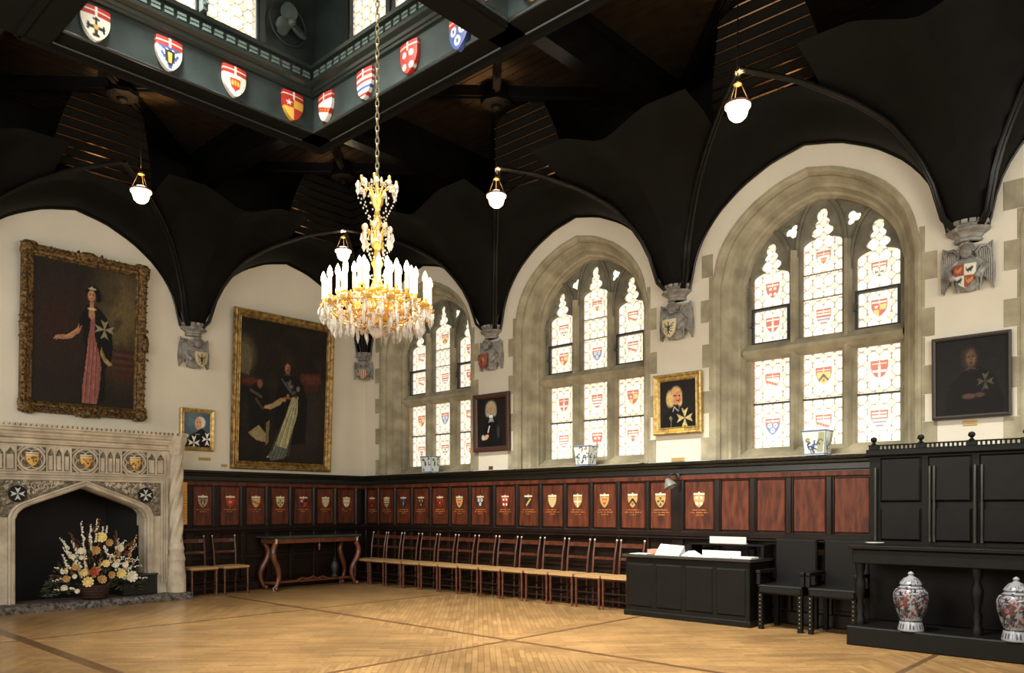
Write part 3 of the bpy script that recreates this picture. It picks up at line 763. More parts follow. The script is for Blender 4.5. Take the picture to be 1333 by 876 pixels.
# ================================================================ THINGS
# ---------------------------------------------------------------- chimneypiece
FC = -5.03
fp = empty('fireplace', (0, FC, 0), PI/2)
tag(fp, 'carved pale stone gothic chimneypiece with gilt shields and black firebox', 'fireplace')
OW = .83
def tudor(w_, zs, za):
    R = [(w_, .0), (w_, zs), (w_-.035, zs+.085), (w_-.09, zs+.145), (w_-.18, zs+.19), (0, za)]
    return R+[(-x, z) for x, z in reversed(R[:-1])]
body = plate([(-1.24, 1.80), (-1.24, 0)]+[(-x, z) for x, z in tudor(OW+.1, 1.26, 1.74)]+[(1.24, 0), (1.24, 1.80)], [], -.34, -.0, 0)
part('surround', body, 'fire_stone', fp)
mo = MB()
L = []
for (y, ins) in ((-.34, .10), (-.39, .10), (-.40, .08), (-.37, .065), (-.37, .045), (-.39, .035), (-.38, .02), (-.32, .01), (-.30, .0), (-.10, .0)):
    L.append([(x, y, z) for x, z in tudor(OW+ins, 1.20+ins*.5, 1.64+ins)])
mo.loft(L, closed=False); part('arch_moulding', mo, 'fire_stone', fp)
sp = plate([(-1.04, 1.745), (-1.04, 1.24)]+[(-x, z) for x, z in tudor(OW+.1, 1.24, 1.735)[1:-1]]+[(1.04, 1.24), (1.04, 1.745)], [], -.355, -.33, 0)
part('spandrel_carving', sp, 'fire_stone_shade', fp)
# scrolling foliage in the spandrels
fo = MB(); r = random.Random(2)
for s in (-1, 1):
    for k in range(90):
        t = r.random(); x = s*(.12+t*.86); zl = 1.70-.0; zb_ = 1.80-(abs(x))*.40
        if zb_ > 1.69: continue
        z = r.uniform(max(zb_, 1.42), 1.71)
        if (abs(x)-.81)**2+(z-1.545)**2 < .012: continue
        a0 = r.random()*6; rr = r.uniform(.015, .026)
        fo.tube([(x+rr*math.cos(a0+q*.7)*(1-q*.1), -.362, z+rr*math.sin(a0+q*.7)*(1-q*.1)) for q in range(6)], .007, 5)
part('spandrel_foliage', fo, 'fire_stone', fp, True)
for s in (-1, 1):
    rd = MB(); rd.lathe([(.0, 0), (.10, 0), (.11, .02), (.10, .035), (.085, .02), (0, .018)], 24, m=Matrix.Rotation(PI/2, 4, 'X'), cap=False)
    q = part('star_roundel', rd, 'black', fp, True, loc=(s*.82, -.352, 1.545))
    st = MB()
    for k in range(4):
        a = k*PI/2; f = lambda u, v: (u*math.cos(a)-v*math.sin(a), u*math.sin(a)+v*math.cos(a))
        pts = [f(.004, 0), f(.085, .035), f(.062, 0), f(.085, -.035)]
        st.add([(x, -.030, z) for x, z in pts]+[(x, -.018, z) for x, z in pts], [(0, 1, 2, 3), (0, 4, 5, 1), (1, 5, 6, 2), (2, 6, 7, 3), (3, 7, 4, 0)])
    part('eight_pointed_cross', st, 'white', q)
# rectangular label moulding round the arch
lm = MB()
for (o_, y, rr) in ((0, -.36, .018), (.04, -.35, .012), (.075, -.36, .016)):
    lm.tube([(-1.06-o_, y, .25), (-1.06-o_, y, 1.74+o_), (1.06+o_, y, 1.74+o_), (1.06+o_, y, .25)], rr, 6, up=(0, 1, 0))
part('label_moulding', lm, 'fire_stone', fp)
# frieze: blind arcading with three roundels
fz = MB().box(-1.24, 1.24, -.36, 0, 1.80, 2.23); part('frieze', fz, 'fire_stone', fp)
rc = MB().box(-1.1, 1.1, -.363, -.35, 1.85, 2.17); part('frieze_shade_panel', rc, 'fire_stone_shade', fp)  # thin darker sheet, shade of the sunk frieze put into its colour
segs = [(-1.1, -.84, 2), (-.48, -.18, 3), (.18, .48, 3), (.84, 1.1, 2)]
for (x0, x1, n) in segs:
    ar = MB()
    w1_ = (x1-x0)/n
    for k in range(n):
        a, b = x0+w1_*k, x0+w1_*(k+1); c = (a+b)/2
        ar.add(*[(lambda q: (q.v, q.f))(plate([(a, 1.84), (b, 1.84), (b, 2.18), (a, 2.18)], [[(b-.012, 1.86), (b-.012, 2.08), (c+.022, 2.12), (c, 2.155), (c-.022, 2.12), (a+.012, 2.08), (a+.012, 1.86)]], -.385, -.36, .003))][0])
        ar.tube([(a, -.385, 1.84), (a, -.385, 2.18)], .008, 6)
        pl = .018
        ar.cbox(a+.024, b-.024, -.372, -.36, 1.87, 2.06, .004)
    ar.tube([(x1, -.385, 1.84), (x1, -.385, 2.18)], .008, 6)
    part('blind_arcading', ar, 'fire_stone', fp)
for n_, cx in enumerate((-.66, 0, .66)):
    rd = MB(); rd.tube([(.155*math.cos(a), 0, .155*math.sin(a)) for a in [2*PI*k/24 for k in range(24)]], .014, 6, closed=True, up=(0, 1, 0))
    for k in range(4):
        a0 = PI/4+k*PI/2
        rd.tube([(.075*math.cos(a0)+.07*math.cos(a), .005, .075*math.sin(a0)+.07*math.sin(a)) for a in [a0+PI*1.3*(q/10-.5) for q in range(11)]], .008, 5, up=(0, 1, 0))
    for sx in (-1, 1):
        for sz in (-1, 1): rd.tube([(sx*.165, 0, sz*.09), (sx*.13, 0, sz*.13), (sx*.09, 0, sz*.165)], .01, 5, up=(0, 1, 0))
    q = part('quatrefoil_roundel', rd, 'fire_stone', fp, True, loc=(cx, -.378, 2.01))
    def gs(p, k=n_):
        p.C[:] = (.80, .62, .25); p.rect(0, 1, .78, 1, (.86, .82, .72)); p.rect(0, 1, .86, .92, (.5, .25, .15))
        r = np.random.RandomState(k); [p.ell(r.rand()*.8+.1, r.rand()*.6+.1, .09, .06, (.36, .22, .10) if k != 1 else (.55, .2, .12), rot=r.rand()*180) for _ in range(9)]
    shield('gilt_shield', .15, .18, .03, gs, q, loc=(0, -.008, .08), bulge=.02)
# cornice with little battlements
co = MB()
pr = [(-.36, 2.20), (-.40, 2.215), (-.405, 2.235), (-.385, 2.245), (-.385, 2.27), (-.43, 2.29), (-.44, 2.31), (-.455, 2.325), (-.46, 2.35), (-.49, 2.37), (-.50, 2.40), (-.52, 2.41), (-.52, 2.43), (.0, 2.43)]
co.loft([[(-1.26, y, z), (1.20, y, z)] for y, z in pr], closed=False); part('cornice', co, 'fire_stone', fp)
me_ = MB(); x = -1.25
while x < 1.36: me_.cbox(x, x+.036, -.52, -.46, 2.425, 2.468, .004); x += .062
me_.box(-1.3, 1.34, -.46, 0, 2.42, 2.45); part('battlements', me_, 'fire_stone', fp)
for s in (-1, 1):
    cx = s*1.26
    c = MB(); prof = [(.135, .0), (.135, .25), (.125, .28), (.13, .31), (.12, .34), (.115, .45), (.125, .47), (.13, .50), (.12, .52), (.10, .60), (.11, .63), (.115, .66), (.1, .69), (.095, .74)]
    c.lathe(prof, 8 if False else 16, (0, 0, 0)); k_ = empty('column', (cx, -.40, .1), 0, fp)
    part('column_base', c, 'fire_stone', k_, True)
    sh_ = MB(); zz = [.72+.0185*i for i in range(77)]
    vs = []; n = 32; fs = []
    for i, z in enumerate(zz):
        for k in range(n):
            a = 2*PI*k/n; rr = .086+.014*math.cos(4*(a-z*4.2*s)); vs.append((rr*math.cos(a), rr*math.sin(a), z))
    for i in range(len(zz)-1):
        for k in range(n): fs.append((i*n+k, i*n+(k+1) % n, (i+1)*n+(k+1) % n, (i+1)*n+k))
    sh_.add(vs, fs); part('twisted_shaft', sh_, 'fire_stone', k_, True)
    cp = MB(); cp.lathe([(.09, 2.04), (.105, 2.07), (.095, 2.09), (.11, 2.12), (.13, 2.16), (.12, 2.18), (.14, 2.22), (.155, 2.26), (.155, 2.33)], 8)
    x = 0
    for k in range(12): a = 2*PI*k/12; cp.box(.13, .16, -.022, .022, 2.32, 2.37, Matrix.Rotation(a, 4, 'Z'))
    part('capital', cp, 'fire_stone', k_)
# firebox recess and hearth
fb = MB(); fb.add([(-.84, .0, 0), (.84, 0, 0), (.84, 0, 1.72), (-.84, 0, 1.72), (-.6, .55, 0), (.6, .55, 0), (.6, .55, 1.72), (-.6, .55, 1.72)], [(0, 4, 7, 3), (1, 2, 6, 5), (4, 5, 6, 7), (3, 7, 6, 2), (0, 1, 5, 4)])
fb.add([(-.84, -.3, .02), (.84, -.3, .02), (.84, .02, .02), (-.84, .02, .02)], [(0, 1, 2, 3)])
for s in (-1, 1): fb.box(min(s*.84, s*.94), max(s*.84, s*.94), -.3, .0, 0, 1.1)
part('firebox', fb, 'black', fp)
hs = MB(); n = 60; loops = []
rr = random.Random(4)
edge = []
for i in range(n+1):
    t = i/n; x = -1.42+2.84*t; y = -.60-.05*math.sin(PI*t)+rr.uniform(-.012, .012); edge.append((x, y))
for (dy, z) in ((.0, .0), (-.0, .05), (.02, .085), (.07, .10)):
    loops.append([(x*(1-dy*.2), y+dy+rr.uniform(-.008, .008), z+rr.uniform(-.006, .006)) for x, y in edge])
loops.append([(x, 0.0, .10) for x, y in edge])
hs.loft(loops, closed=False); hs.box(-1.42, -1.40, -.6, 0, 0, .095); hs.box(1.40, 1.42, -.6, 0, 0, .095)
part('hearth_slab', hs, 'hearth', fp, True)

# coal box at the right of the hearth
cb = empty('coal_box', (.30, FC+.72, .105), PI/2); tag(cb, 'low black coal box at the right side of the hearth', 'coal box')
b_ = MB(); b_.cbox(-.24, .24, -.15, .15, 0, .27, .012); part('box_body', b_, 'black', cb)
b_ = MB(); b_.cbox(-.25, .25, -.16, .16, .27, .30, .008); part('lid', b_, 'iron', cb)

# ---------------------------------------------------------------- flower arrangement
fl = empty('flower_arrangement', (.44, -4.94, .105), PI/2)
tag(fl, 'large arrangement of cream, yellow and russet flowers in a wicker basket in the fireplace', 'flowers')
bk = MB(); bk.lathe([(.13, 0), (.17, .05), (.19, .12), (.20, .17), (.21, .175), (.20, .19), (.17, .18)], 24)
for z in (.03, .07, .11, .15): bk.tube([((.165+z*.25)*math.cos(a), (.165+z*.25)*math.sin(a), z) for a in [2*PI*k/24 for k in range(24)]], .008, 5, closed=True)
part('basket', bk, 'wicker', fl, True)
r = random.Random(11)
def dome(x, rad=1.0):   # height of the arrangement's outline over x
    return .17+.86*max(0, 1-(abs(x-.02)/.66)**1.25)*rad
lv = MB(); lb = MB()
for k in range(520):
    x = r.uniform(-.60, .60); z = r.uniform(.08, dome(x)*.93); y = -r.uniform(.02, .20)+.08; a = math.atan2(z-.1, x)+r.uniform(-.5, .5); l = r.uniform(.05, .10)
    m = Matrix.Translation((x, y, z)) @ Matrix.Rotation(-a, 4, 'Y') @ Matrix.Rotation(r.uniform(-1, 1), 4, 'X')
    (lb if (r.random() < .45 and z > .3) else lv).add([m @ Vector(p) for p in [(0, 0, 0), (l*.4, l*.22, .004), (l, 0, 0), (l*.4, -l*.22, .004), (l*.5, 0, -.01)]], [(0, 1, 4), (1, 2, 4), (2, 3, 4), (3, 0, 4)])
o = part('green_foliage', lv, 'leaf', fl); o['kind'] = 'stuff'
o = part('russet_foliage', lb, 'leaf_brown', fl); o['kind'] = 'stuff'
def bloom(R, mt, n=3):
    mb = MB(); q = 0
    for ring in range(n):
        m_ = 9-2*ring; tilt = .25+ring*.42; rl_ = R*(1-.22*ring)
        for k in range(m_):
            a = 2*PI*k/m_+ring*.4; rot = Matrix.Rotation(a, 4, 'Y') @ Matrix.Rotation(tilt, 4, 'Z')
            P = [(0, 0, 0), (rl_*.5, -.0, rl_*.28), (rl_, -rl_*.12, rl_*.18), (rl_*1.02, -rl_*.15, -rl_*.18), (rl_*.5, 0, -rl_*.28)]
            mm = Matrix.Rotation(a, 4, 'Y') @ Matrix.Rotation(-tilt, 4, 'Z')
            mb.add([mm @ Vector(p) for p in P], [(0, 1, 2, 3, 4)])
    mb.ell((0, -R*.25, 0), (R*.3, R*.25, R*.3), 8)
    me = bpy.data.meshes.new('bloom'); me.from_pydata(mb.v, [], mb.f); me.materials.append(M[mt]); return me
BL = {}
def put_bloom(name, mt, R, x, z, y=-.14):
    key = (mt, name)
    if key not in BL: BL[key] = bloom(.06, mt)
    o = bpy.data.objects.new(name, BL[key]); COL.objects.link(o); o.parent = fl; o.location = (x, y, z); o.scale = (R/.06,)*3; o.rotation_euler = (r.uniform(-.4, .1), r.uniform(0, 6), r.uniform(-.4, .4)+x*.6)
def fpx(px, py): y, z = on_w1(px, py, .52); return y+4.94, z-.105
for (px, py, R, mt, nm) in [(130, 699, .075, 'f_yellow', 'yellow_bloom'), (112, 757, .075, 'f_yellow', 'yellow_bloom'), (106, 745, .055, 'f_yellow', 'yellow_bloom'), (119, 744, .072, 'f_orange', 'coral_bloom'), (130, 754, .062, 'f_tan', 'tan_bloom'),
                             (155, 746, .070, 'f_yellow', 'yellow_bloom'), (142, 748, .055, 'f_tan', 'tan_bloom'), (135, 733, .055, 'f_yellow', 'yellow_bloom'), (84, 753, .05, 'f_tan', 'tan_bloom'), (122, 716, .06, 'f_tan', 'tan_bloom'), (139, 706, .055, 'f_tan', 'tan_bloom'),
                             (153, 713, .06, 'f_white', 'white_bloom'), (168, 750, .085, 'f_white', 'lily_bloom'), (150, 720, .05, 'f_tan', 'tan_bloom'), (103, 717, .05, 'f_white', 'white_bloom'), (81, 764, .045, 'f_white', 'white_bloom'), (98, 769, .035, 'f_white', 'white_bloom'),
                             (95, 738, .045, 'f_tan', 'tan_bloom'), (92, 724, .04, 'f_white', 'white_bloom'), (94, 750, .035, 'f_white', 'white_bloom'), (160, 735, .045, 'f_white', 'white_bloom'), (148, 735, .045, 'f_white', 'white_bloom'), (165, 722, .04, 'f_tan', 'tan_bloom')]:
    x, z = fpx(px, py); put_bloom(nm, mt, R, x, z)
for k in range(14):
    x = r.uniform(-.42, .42); z = r.uniform(.25, dome(x)*.8); put_bloom('small_bloom', r.choice(['f_white', 'f_tan', 'f_yellow']), r.uniform(.028, .04), x, z, -.10)
def spray(px0, py0, px1, py1, n, s=.013, mt='f_white'):
    x0, z0 = fpx(px0, py0); x1, z1 = fpx(px1, py1); sp_ = MB(); sp_.tube([(x0, -.05, z0), (x1, -.09, z1)], .003, 4)
    for k in range(n):
        t = k/(n-1); q = s*(1.2-.6*t)
        for _ in range(2): sp_.ell((x0+(x1-x0)*t+r.uniform(-1, 1)*s, -.08-r.random()*.05, z0+(z1-z0)*t+r.uniform(-1, 1)*s), (q, q, q*1.1), 6, rings=4)
    part('flower_spray', sp_, mt, fl)
for a in [(116, 705, 117, 684, 9), (124, 705, 125, 676, 10), (108, 702, 104, 680, 8), (131, 700, 133, 686, 7), (136, 702, 138, 685, 7), (90, 722, 82, 706, 8), (100, 722, 92, 704, 8), (110, 720, 107, 706, 7), (98, 735, 90, 718, 9), (88, 740, 80, 722, 8),
          (110, 740, 109, 720, 9), (150, 712, 162, 704, 7), (145, 735, 178, 729, 10), (150, 742, 182, 736, 9), (160, 752, 190, 752, 10), (140, 722, 172, 728, 11), (135, 712, 140, 724, 8), (90, 752, 67, 756, 7), (95, 766, 70, 768, 7), (130, 735, 160, 728, 10), (85, 745, 70, 738, 7)]: spray(*a)
for k in range(16):
    x_ = r.uniform(82, 168); y_ = r.uniform(712, 752); spray(x_, y_, x_+(x_-125)*.25+r.uniform(-3, 3), y_-r.uniform(10, 18), 7, .011, r.choice(['f_white', 'f_white', 'f_tan']))
for a in [(100, 715, 90, 694, 8), (150, 708, 149, 692, 8), (160, 722, 176, 712, 9), (155, 716, 170, 706, 8), (95, 748, 88, 738, 6), (125, 700, 127, 675, 7)]: spray(*a, s=.016, mt='leaf_brown')

# ---------------------------------------------------------------- paintings
def picture(name, wall, xc, zc, w_, h_, label, mt, prof, fn, nx, nz, tilt=0, bg=(.13, .11, .10), group=None):
    rz = 0 if wall == 2 else PI/2
    root = empty(name, (xc, -.012, zc-h_/2) if wall == 2 else (.012, xc, zc-h_/2), rz)
    root.rotation_euler = (0, 0, rz); tag(root, label, 'painting')
    piv = Matrix.Rotation(tilt, 4, 'X')
    f = frame_mb(w_, h_, prof); f.v = [tuple(piv @ (Vector(v)+Vector((0, 0, h_/2)))) for v in f.v]
    fr = part('frame', f, mt, root)
    ins = prof[-1][0]; a, b = w_/2-ins+.004, h_/2-ins+.004
    c = canvas('canvas', -a, a, -b, b, prof[-1][1]+.004, nx, nz, fn, 'paint', root, bg)
    c.data.transform(Matrix.Translation((0, 0, h_/2))); c.data.transform(piv)
    bkb = MB().box(-w_/2+.01, w_/2-.01, -.012, -.002, -h_/2+.01, h_/2-.01); bkb.v = [tuple(piv @ (Vector(v)+Vector((0, 0, h_/2)))) for v in bkb.v]
    part('backing', bkb, 'pewter', root)
    return root, fr, piv
SK, SK2 = (.80, .58, .43), (.62, .40, .29)
def head(p, x, y, s, hair, wig=False, turn=0, asp=1):
    # small painted head; s = half height in canvas units, asp = canvas height/width
    w_ = s*.72*asp
    p.ell(x-w_*.1*turn, y+s*.15, w_*1.25, s*1.15, hair, .3)
    if wig: p.ell(x-w_*.9, y-s*.5, w_*.55, s*.8, hair, .3); p.ell(x+w_*.8, y-s*.5, w_*.5, s*.8, hair, .3)
    p.ell(x, y-s*.05, w_*.82, s*.95, SK, .2); p.ell(x-w_*.45, y-s*.2, w_*.3, s*.55, SK2, .5, al=.6)
    for q in (-1, 1): p.ell(x+q*w_*.33, y+s*.10, w_*.15, s*.07, (.20, .13, .10), .4); p.ell(x+q*w_*.33, y+s*.24, w_*.18, s*.05, (.40, .26, .2), .5)
    p.ell(x+w_*.03, y-s*.12, w_*.1, s*.22, (.70, .47, .35), .6); p.ell(x, y-s*.43, w_*.26, s*.065, (.55, .22, .18), .4); p.ell(x, y-s*.25, w_*.14, s*.05, SK2, .6)
def f_lady(p):
    r = np.random.RandomState(2)
    p.C[:] = (.13, .11, .09); p.ell(.90, .68, .28, .36, (.36, .31, .20), 1.4); p.ell(.2, .55, .3, .25, (.18, .115, .09), 1.3)
    for k in range(5): p.ell(.92, .22+.05*k, .20, .014, (.26, .12, .09), .9)
    for k in range(40): p.ell(r.rand(), r.rand(), .03+.06*r.rand(), .02+.03*r.rand(), (.16, .125, .10), 1.2, r.rand()*180, al=.35)
    p.poly([(.50, .73), (.61, .72), (.70, .66), (.755, .56), (.775, .44), (.76, .34), (.70, .28), (.70, .05), (.62, .02), (.45, .02), (.48, .25), (.50, .42), (.485, .56)], (.075, .07, .065))
    p.poly([(.515, .67), (.59, .67), (.585, .52), (.61, .44), (.645, .36), (.66, .28), (.645, .12), (.62, .01), (.47, .01), (.475, .14), (.50, .30), (.52, .45)], (.50, .31, .28))
    for k in range(9): p.line(.53+.012*k, .46, .485+.016*k, .02, .007, [(.66, .44, .38), (.36, .20, .19), (.56, .36, .32)][k % 3], .75)
    p.poly([(.50, .73), (.55, .70), (.54, .56), (.50, .40), (.475, .46), (.47, .58)], (.08, .075, .07)); p.poly([(.585, .72), (.66, .69), (.68, .5), (.62, .42), (.60, .55)], (.07, .068, .065))
    p.poly([(.475, .605), (.44, .52), (.36, .468), (.27, .452), (.215, .458), (.20, .47), (.235, .482), (.33, .492), (.41, .545), (.455, .625)], (.62, .44, .32))
    p.line(.30, .475, .42, .54, .012, (.74, .56, .42), .8); p.line(.22, .462, .195, .452, .008, (.66, .48, .36)); p.line(.235, .458, .215, .445, .007, (.66, .48, .36))
    p.poly([(.455, .66), (.50, .70), (.475, .59), (.43, .545), (.435, .62)], (.08, .075, .07))
    p.ell(.553, .665, .032, .04, (.66, .47, .35), .3); p.rect(.535, .575, .70, .75, (.60, .42, .31)); p.ell(.556, .70, .045, .010, (.74, .66, .48), .5)
    p.star8(.685, .565, .072, (.52, .49, .38), asp=1.37); p.poly([(.655, .44), (.70, .36), (.775, .315), (.735, .30), (.69, .325), (.645, .38)], (.56, .48, .30)); p.line(.66, .42, .70, .34, .012, (.40, .33, .18), .8)
    p.ell(.565, .815, .072, .052, (.06, .05, .045), .3); p.ell(.615, .79, .03, .035, (.06, .05, .045), .5)
    p.ell(.548, .795, .038, .040, (.70, .50, .38), .25); p.ell(.575, .785, .02, .03, (.52, .34, .25), .6, al=.7)
    for q in (.535, .562): p.ell(q, .800, .007, .004, (.15, .09, .07), .4); p.ell(q, .808, .009, .003, (.25, .15, .11), .4)
    p.ell(.545, .788, .004, .009, (.78, .58, .45), .5); p.ell(.548, .775, .011, .0035, (.52, .20, .17), .4); p.ell(.555, .845, .040, .008, (.62, .62, .56), .5); p.ell(.55, .852, .012, .010, (.66, .66, .6), .5)
    p.noise(.05, 3)
def f_king(p):
    r = np.random.RandomState(4)
    p.C[:] = (.125, .105, .09)
    for k in range(70): p.ell(r.rand(), r.rand(), .03+.08*r.rand(), .02+.05*r.rand(), [(.19, .15, .12), (.09, .08, .07), (.15, .13, .10)][k % 3], 1.2, r.rand()*180, al=.4)
    p.ell(.04, .74, .12, .12, (.34, .30, .22), .8); p.poly([(0, .84), (.08, .80), (.13, .70), (.10, .6), (0, .62)], (.36, .32, .24), .8); p.ell(.12, .56, .12, .03, (.30, .16, .12), .8)
    p.poly([(.68, .66), (.93, .68), (.90, .54), (.70, .52)], (.30, .13, .10)); p.ell(.82, .62, .10, .03, (.38, .2, .14), .8); p.ell(.80, .3, .2, .28, (.17, .15, .125), .9)
    p.poly([(.46, .62), (.62, .64), (.72, .58), (.78, .46), (.76, .15), (.46, .12), (.40, .30), (.40, .50)], (.085, .08, .08)); p.poly([(.08, .50), (.18, .56), (.30, .53), (.36, .40), (.33, .18), (.12, .16)], (.09, .085, .085))
    p.line(.12, .50, .24, .46, .02, (.40, .34, .26), .7); p.line(.18, .44, .26, .38, .02, (.34, .28, .2), .7); p.ell(.22, .55, .03, .03, (.45, .30, .22), .5)
    p.poly([(.10, .20), (.22, .26), (.30, .20), (.32, .14), (.20, .15)], (.55, .49, .34)); p.poly([(.30, .28), (.34, .30), (.33, .14), (.30, .12)], (.42, .36, .25))
    p.poly([(.59, .48), (.665, .49), (.66, .36), (.60, .22), (.54, .10), (.44, .035), (.31, .03), (.36, .07), (.42, .12), (.47, .24), (.53, .36)], (.60, .585, .44))
    for k in range(10): p.line(.60+.006*k, .46, .34+.025*k, .05, .008, [(.34, .35, .26), (.76, .74, .58), (.50, .48, .34)][k % 3], .7)
    p.poly([(.33, .05), (.42, .12), (.56, .10), (.52, .03), (.36, .01)], (.30, .32, .30)); [p.line(.36+.04*k, .03, .40+.04*k, .10, .008, (.48, .50, .44), .6) for k in range(4)]
    p.poly([(.28, .40), (.34, .375), (.46, .42), (.50, .46), (.46, .47), (.36, .42)], (.58, .50, .36)); p.ell(.30, .39, .03, .012, (.68, .5, .38)); p.ell(.50, .455, .022, .014, (.66, .46, .34)); p.line(.50, .47, .58, .47, .014, (.60, .32, .2), .8)
    for k in range(16): p.ell(.46+.18*r.rand(), .48+.12*r.rand(), .016, .012, [(.32, .29, .24), (.46, .42, .32), (.2, .19, .18)][k % 3], .6)
    p.line(.47, .60, .60, .50, .018, (.30, .30, .32), .8); p.ell(.66, .545, .02, .02, (.46, .42, .34), .4)
    p.ell(.535, .70, .038, .033, (.20, .14, .10), .3); p.ell(.53, .685, .030, .034, (.62, .43, .32), .3); p.ell(.545, .68, .015, .025, (.42, .28, .2), .6, al=.7); p.ell(.53, .668, .016, .008, (.30, .2, .14), .5)
    for q in (.519, .54): p.ell(q, .690, .005, .003, (.14, .09, .07), .4)
    p.rect(.50, .56, .635, .655, (.30, .27, .22), .8); p.noise(.05, 5)
def f_small(p):
    p.C[:] = (.28, .36, .40); p.ell(.35, .8, .3, .3, (.36, .44, .46), 1); p.poly([(.05, 0), (.25, .35), (.50, .45), (.56, .55), (.66, .56), (.85, .45), (1, .38), (1, 0)], (.10, .10, .11))
    p.ell(.62, .72, .19, .17, (.84, .80, .76), .3); p.ell(.54, .68, .13, .18, (.80, .60, .50), .25); p.ell(.50, .72, .03, .012, (.35, .22, .2)); p.ell(.6, .72, .03, .012, (.35, .22, .2)); p.ell(.53, .61, .04, .012, (.6, .3, .26)); p.rect(.42, .6, .36, .38, (.7, .6, .4), .8)
    p.star8(.38, .12, .22, (.92, .92, .9)); p.star8(.88, .24, .20, (.92, .92, .9)); p.noise(.03, 7)
def f_cleric(p):
    p.C[:] = (.12, .10, .09); p.poly([(.14, 0), (.18, .35), (.36, .55), (.56, .58), (.74, .48), (.86, .25), (.88, 0)], (.08, .075, .078)); p.ell(.48, .80, .19, .15, (.62, .60, .52), .4); p.ell(.36, .72, .08, .1, (.58, .56, .48), .4); p.ell(.6, .72, .08, .1, (.58, .56, .48), .4)
    head(p, .48, .79, .10, (.60, .58, .5), asp=1.3); p.rect(.42, .54, .60, .66, (.86, .84, .8)); p.poly([(.44, .6), (.38, .5), (.5, .52), (.58, .5), (.54, .6)], (.55, .56, .56)); p.line(.37, .30, .42, .42, .035, (.8, .78, .74)); p.ell(.30, .20, .10, .05, SK, rot=20); p.ell(.19, .2, .05, .06, (.7, .7, .68)); p.ell(.72, .3, .05, .14, (.22, .21, .21), .6); p.noise(.05, 9)
def f_wig(p):
    p.C[:] = (.115, .10, .085); p.poly([(0, 0), (.12, .28), (.36, .42), (.6, .42), (.85, .34), (1, .2), (1, 0)], (.075, .07, .068)); head(p, .45, .66, .17, (.72, .60, .40), True, asp=1.12); p.ell(.27, .62, .10, .18, (.74, .62, .42), .4); p.ell(.485, .64, .095, .13, (.72, .50, .37), .35); p.ell(.535, .6, .04, .07, (.60, .36, .26), .6, al=.7); p.ell(.43, .68, .035, .015, (.2, .12, .1)); p.ell(.54, .68, .03, .015, (.2, .12, .1)); p.ell(.5, .57, .05, .014, (.5, .2, .16)); p.ell(.51, .63, .02, .04, (.86, .58, .42), .5)
    p.line(.40, .44, .36, .34, .02, (.66, .66, .64)); p.line(.40, .44, .52, .34, .02, (.66, .66, .64)); p.line(.52, .34, .54, .44, .016, (.5, .5, .5)); p.star8(.69, .19, .22, (.72, .66, .44)); p.line(.3, .0, .3, .2, .01, (.5, .45, .38)); p.star8(.3, .2, .05, (.6, .56, .42)); p.noise(.05, 11)
def f_dark(p):
    p.C[:] = (.10, .09, .08); p.poly([(.1, 0), (.2, .4), (.42, .6), (.62, .62), (.82, .5), (.95, .2), (.95, 0)], (.065, .06, .055)); p.ell(.48, .74, .12, .16, (.17, .14, .12), .4); p.ell(.5, .74, .075, .11, (.36, .27, .21), .5); p.ell(.47, .76, .02, .01, (.15, .1, .1)); p.ell(.54, .76, .02, .01, (.15, .1, .1)); p.ell(.5, .68, .03, .01, (.24, .13, .1)); p.poly([(.40, .58), (.5, .63), (.6, .58), (.5, .6)], (.25, .22, .19)); p.star8(.70, .42, .12, (.27, .25, .2)); p.ell(.47, .24, .1, .035, (.30, .22, .17), .5); p.ell(.62, .25, .07, .03, (.28, .21, .16), .5); p.noise(.06, 13)
orn = [(0, -.0), (0, -.035), (.02, -.075), (.05, -.085), (.07, -.07), (.085, -.05), (.12, -.04), (.135, -.055), (.15, -.045), (.16, -.02)]
pl_ = [(0, 0), (0, -.04), (.012, -.07), (.035, -.075), (.05, -.06), (.07, -.045), (.085, -.05), (.10, -.035), (.11, -.02)]
y0, z0, y1, z1 = -5.745, 2.67, -4.10, 4.93
root, fr, piv = picture('ornate_portrait_painting', 1, -4.925, 3.80, 1.65, 2.26, 'large ornately framed full-length portrait of a woman in a pink gown, above the fireplace', 'gilt_dark', orn, f_lady, 150, 205, tilt=.055)
rr = random.Random(8); og = MB(); wv, hv = 1.65, 2.26
def leaf(x, z, s, a):
    for q in range(3):
        og.ell((x+s*.5*math.cos(a+q*2.1), -.078, z+s*.5*math.sin(a+q*2.1)), (s*.55, .022, s*.28), 6, Matrix.Rotation(-(a+q*2.1), 4, 'Y'), rings=4)
N = 26
for i in range(N):
    t = (i+.5)/N
    for s in (-1, 1):
        leaf(-wv/2+wv*t, s*(hv/2-.04), .045+.03*(abs(t-.5) < .12)+.02*(abs(t-.5) > .42), rr.random()*6); leaf(s*(wv/2-.04), -hv/2+hv*t, .045+.03*(abs(t-.5) < .1)+.02*(abs(t-.5) > .44), rr.random()*6)
for sx in (-1, 1):
    for sz in (-1, 1): og.ell((sx*(wv/2-.06), -.08, sz*(hv/2-.06)), (.085, .035, .085), 10); og.ell((sx*(wv/2-.0), -.06, sz*(hv/2-.12)), (.03, .03, .07), 8); og.ell((sx*(wv/2-.12), -.06, sz*(hv/2-.0)), (.07, .03, .03), 8)
for s in (-1, 1): og.ell((0, -.08, s*(hv/2-.03)), (.13, .035, .06), 10); og.ell((s*(wv/2-.03), -.08, 0), (.06, .035, .13), 10)
og.v = [tuple(piv @ (Vector(v)+Vector((0, 0, hv/2)))) for v in og.v]
part('carved_leaves', og, 'gilt_dark', fr, True)
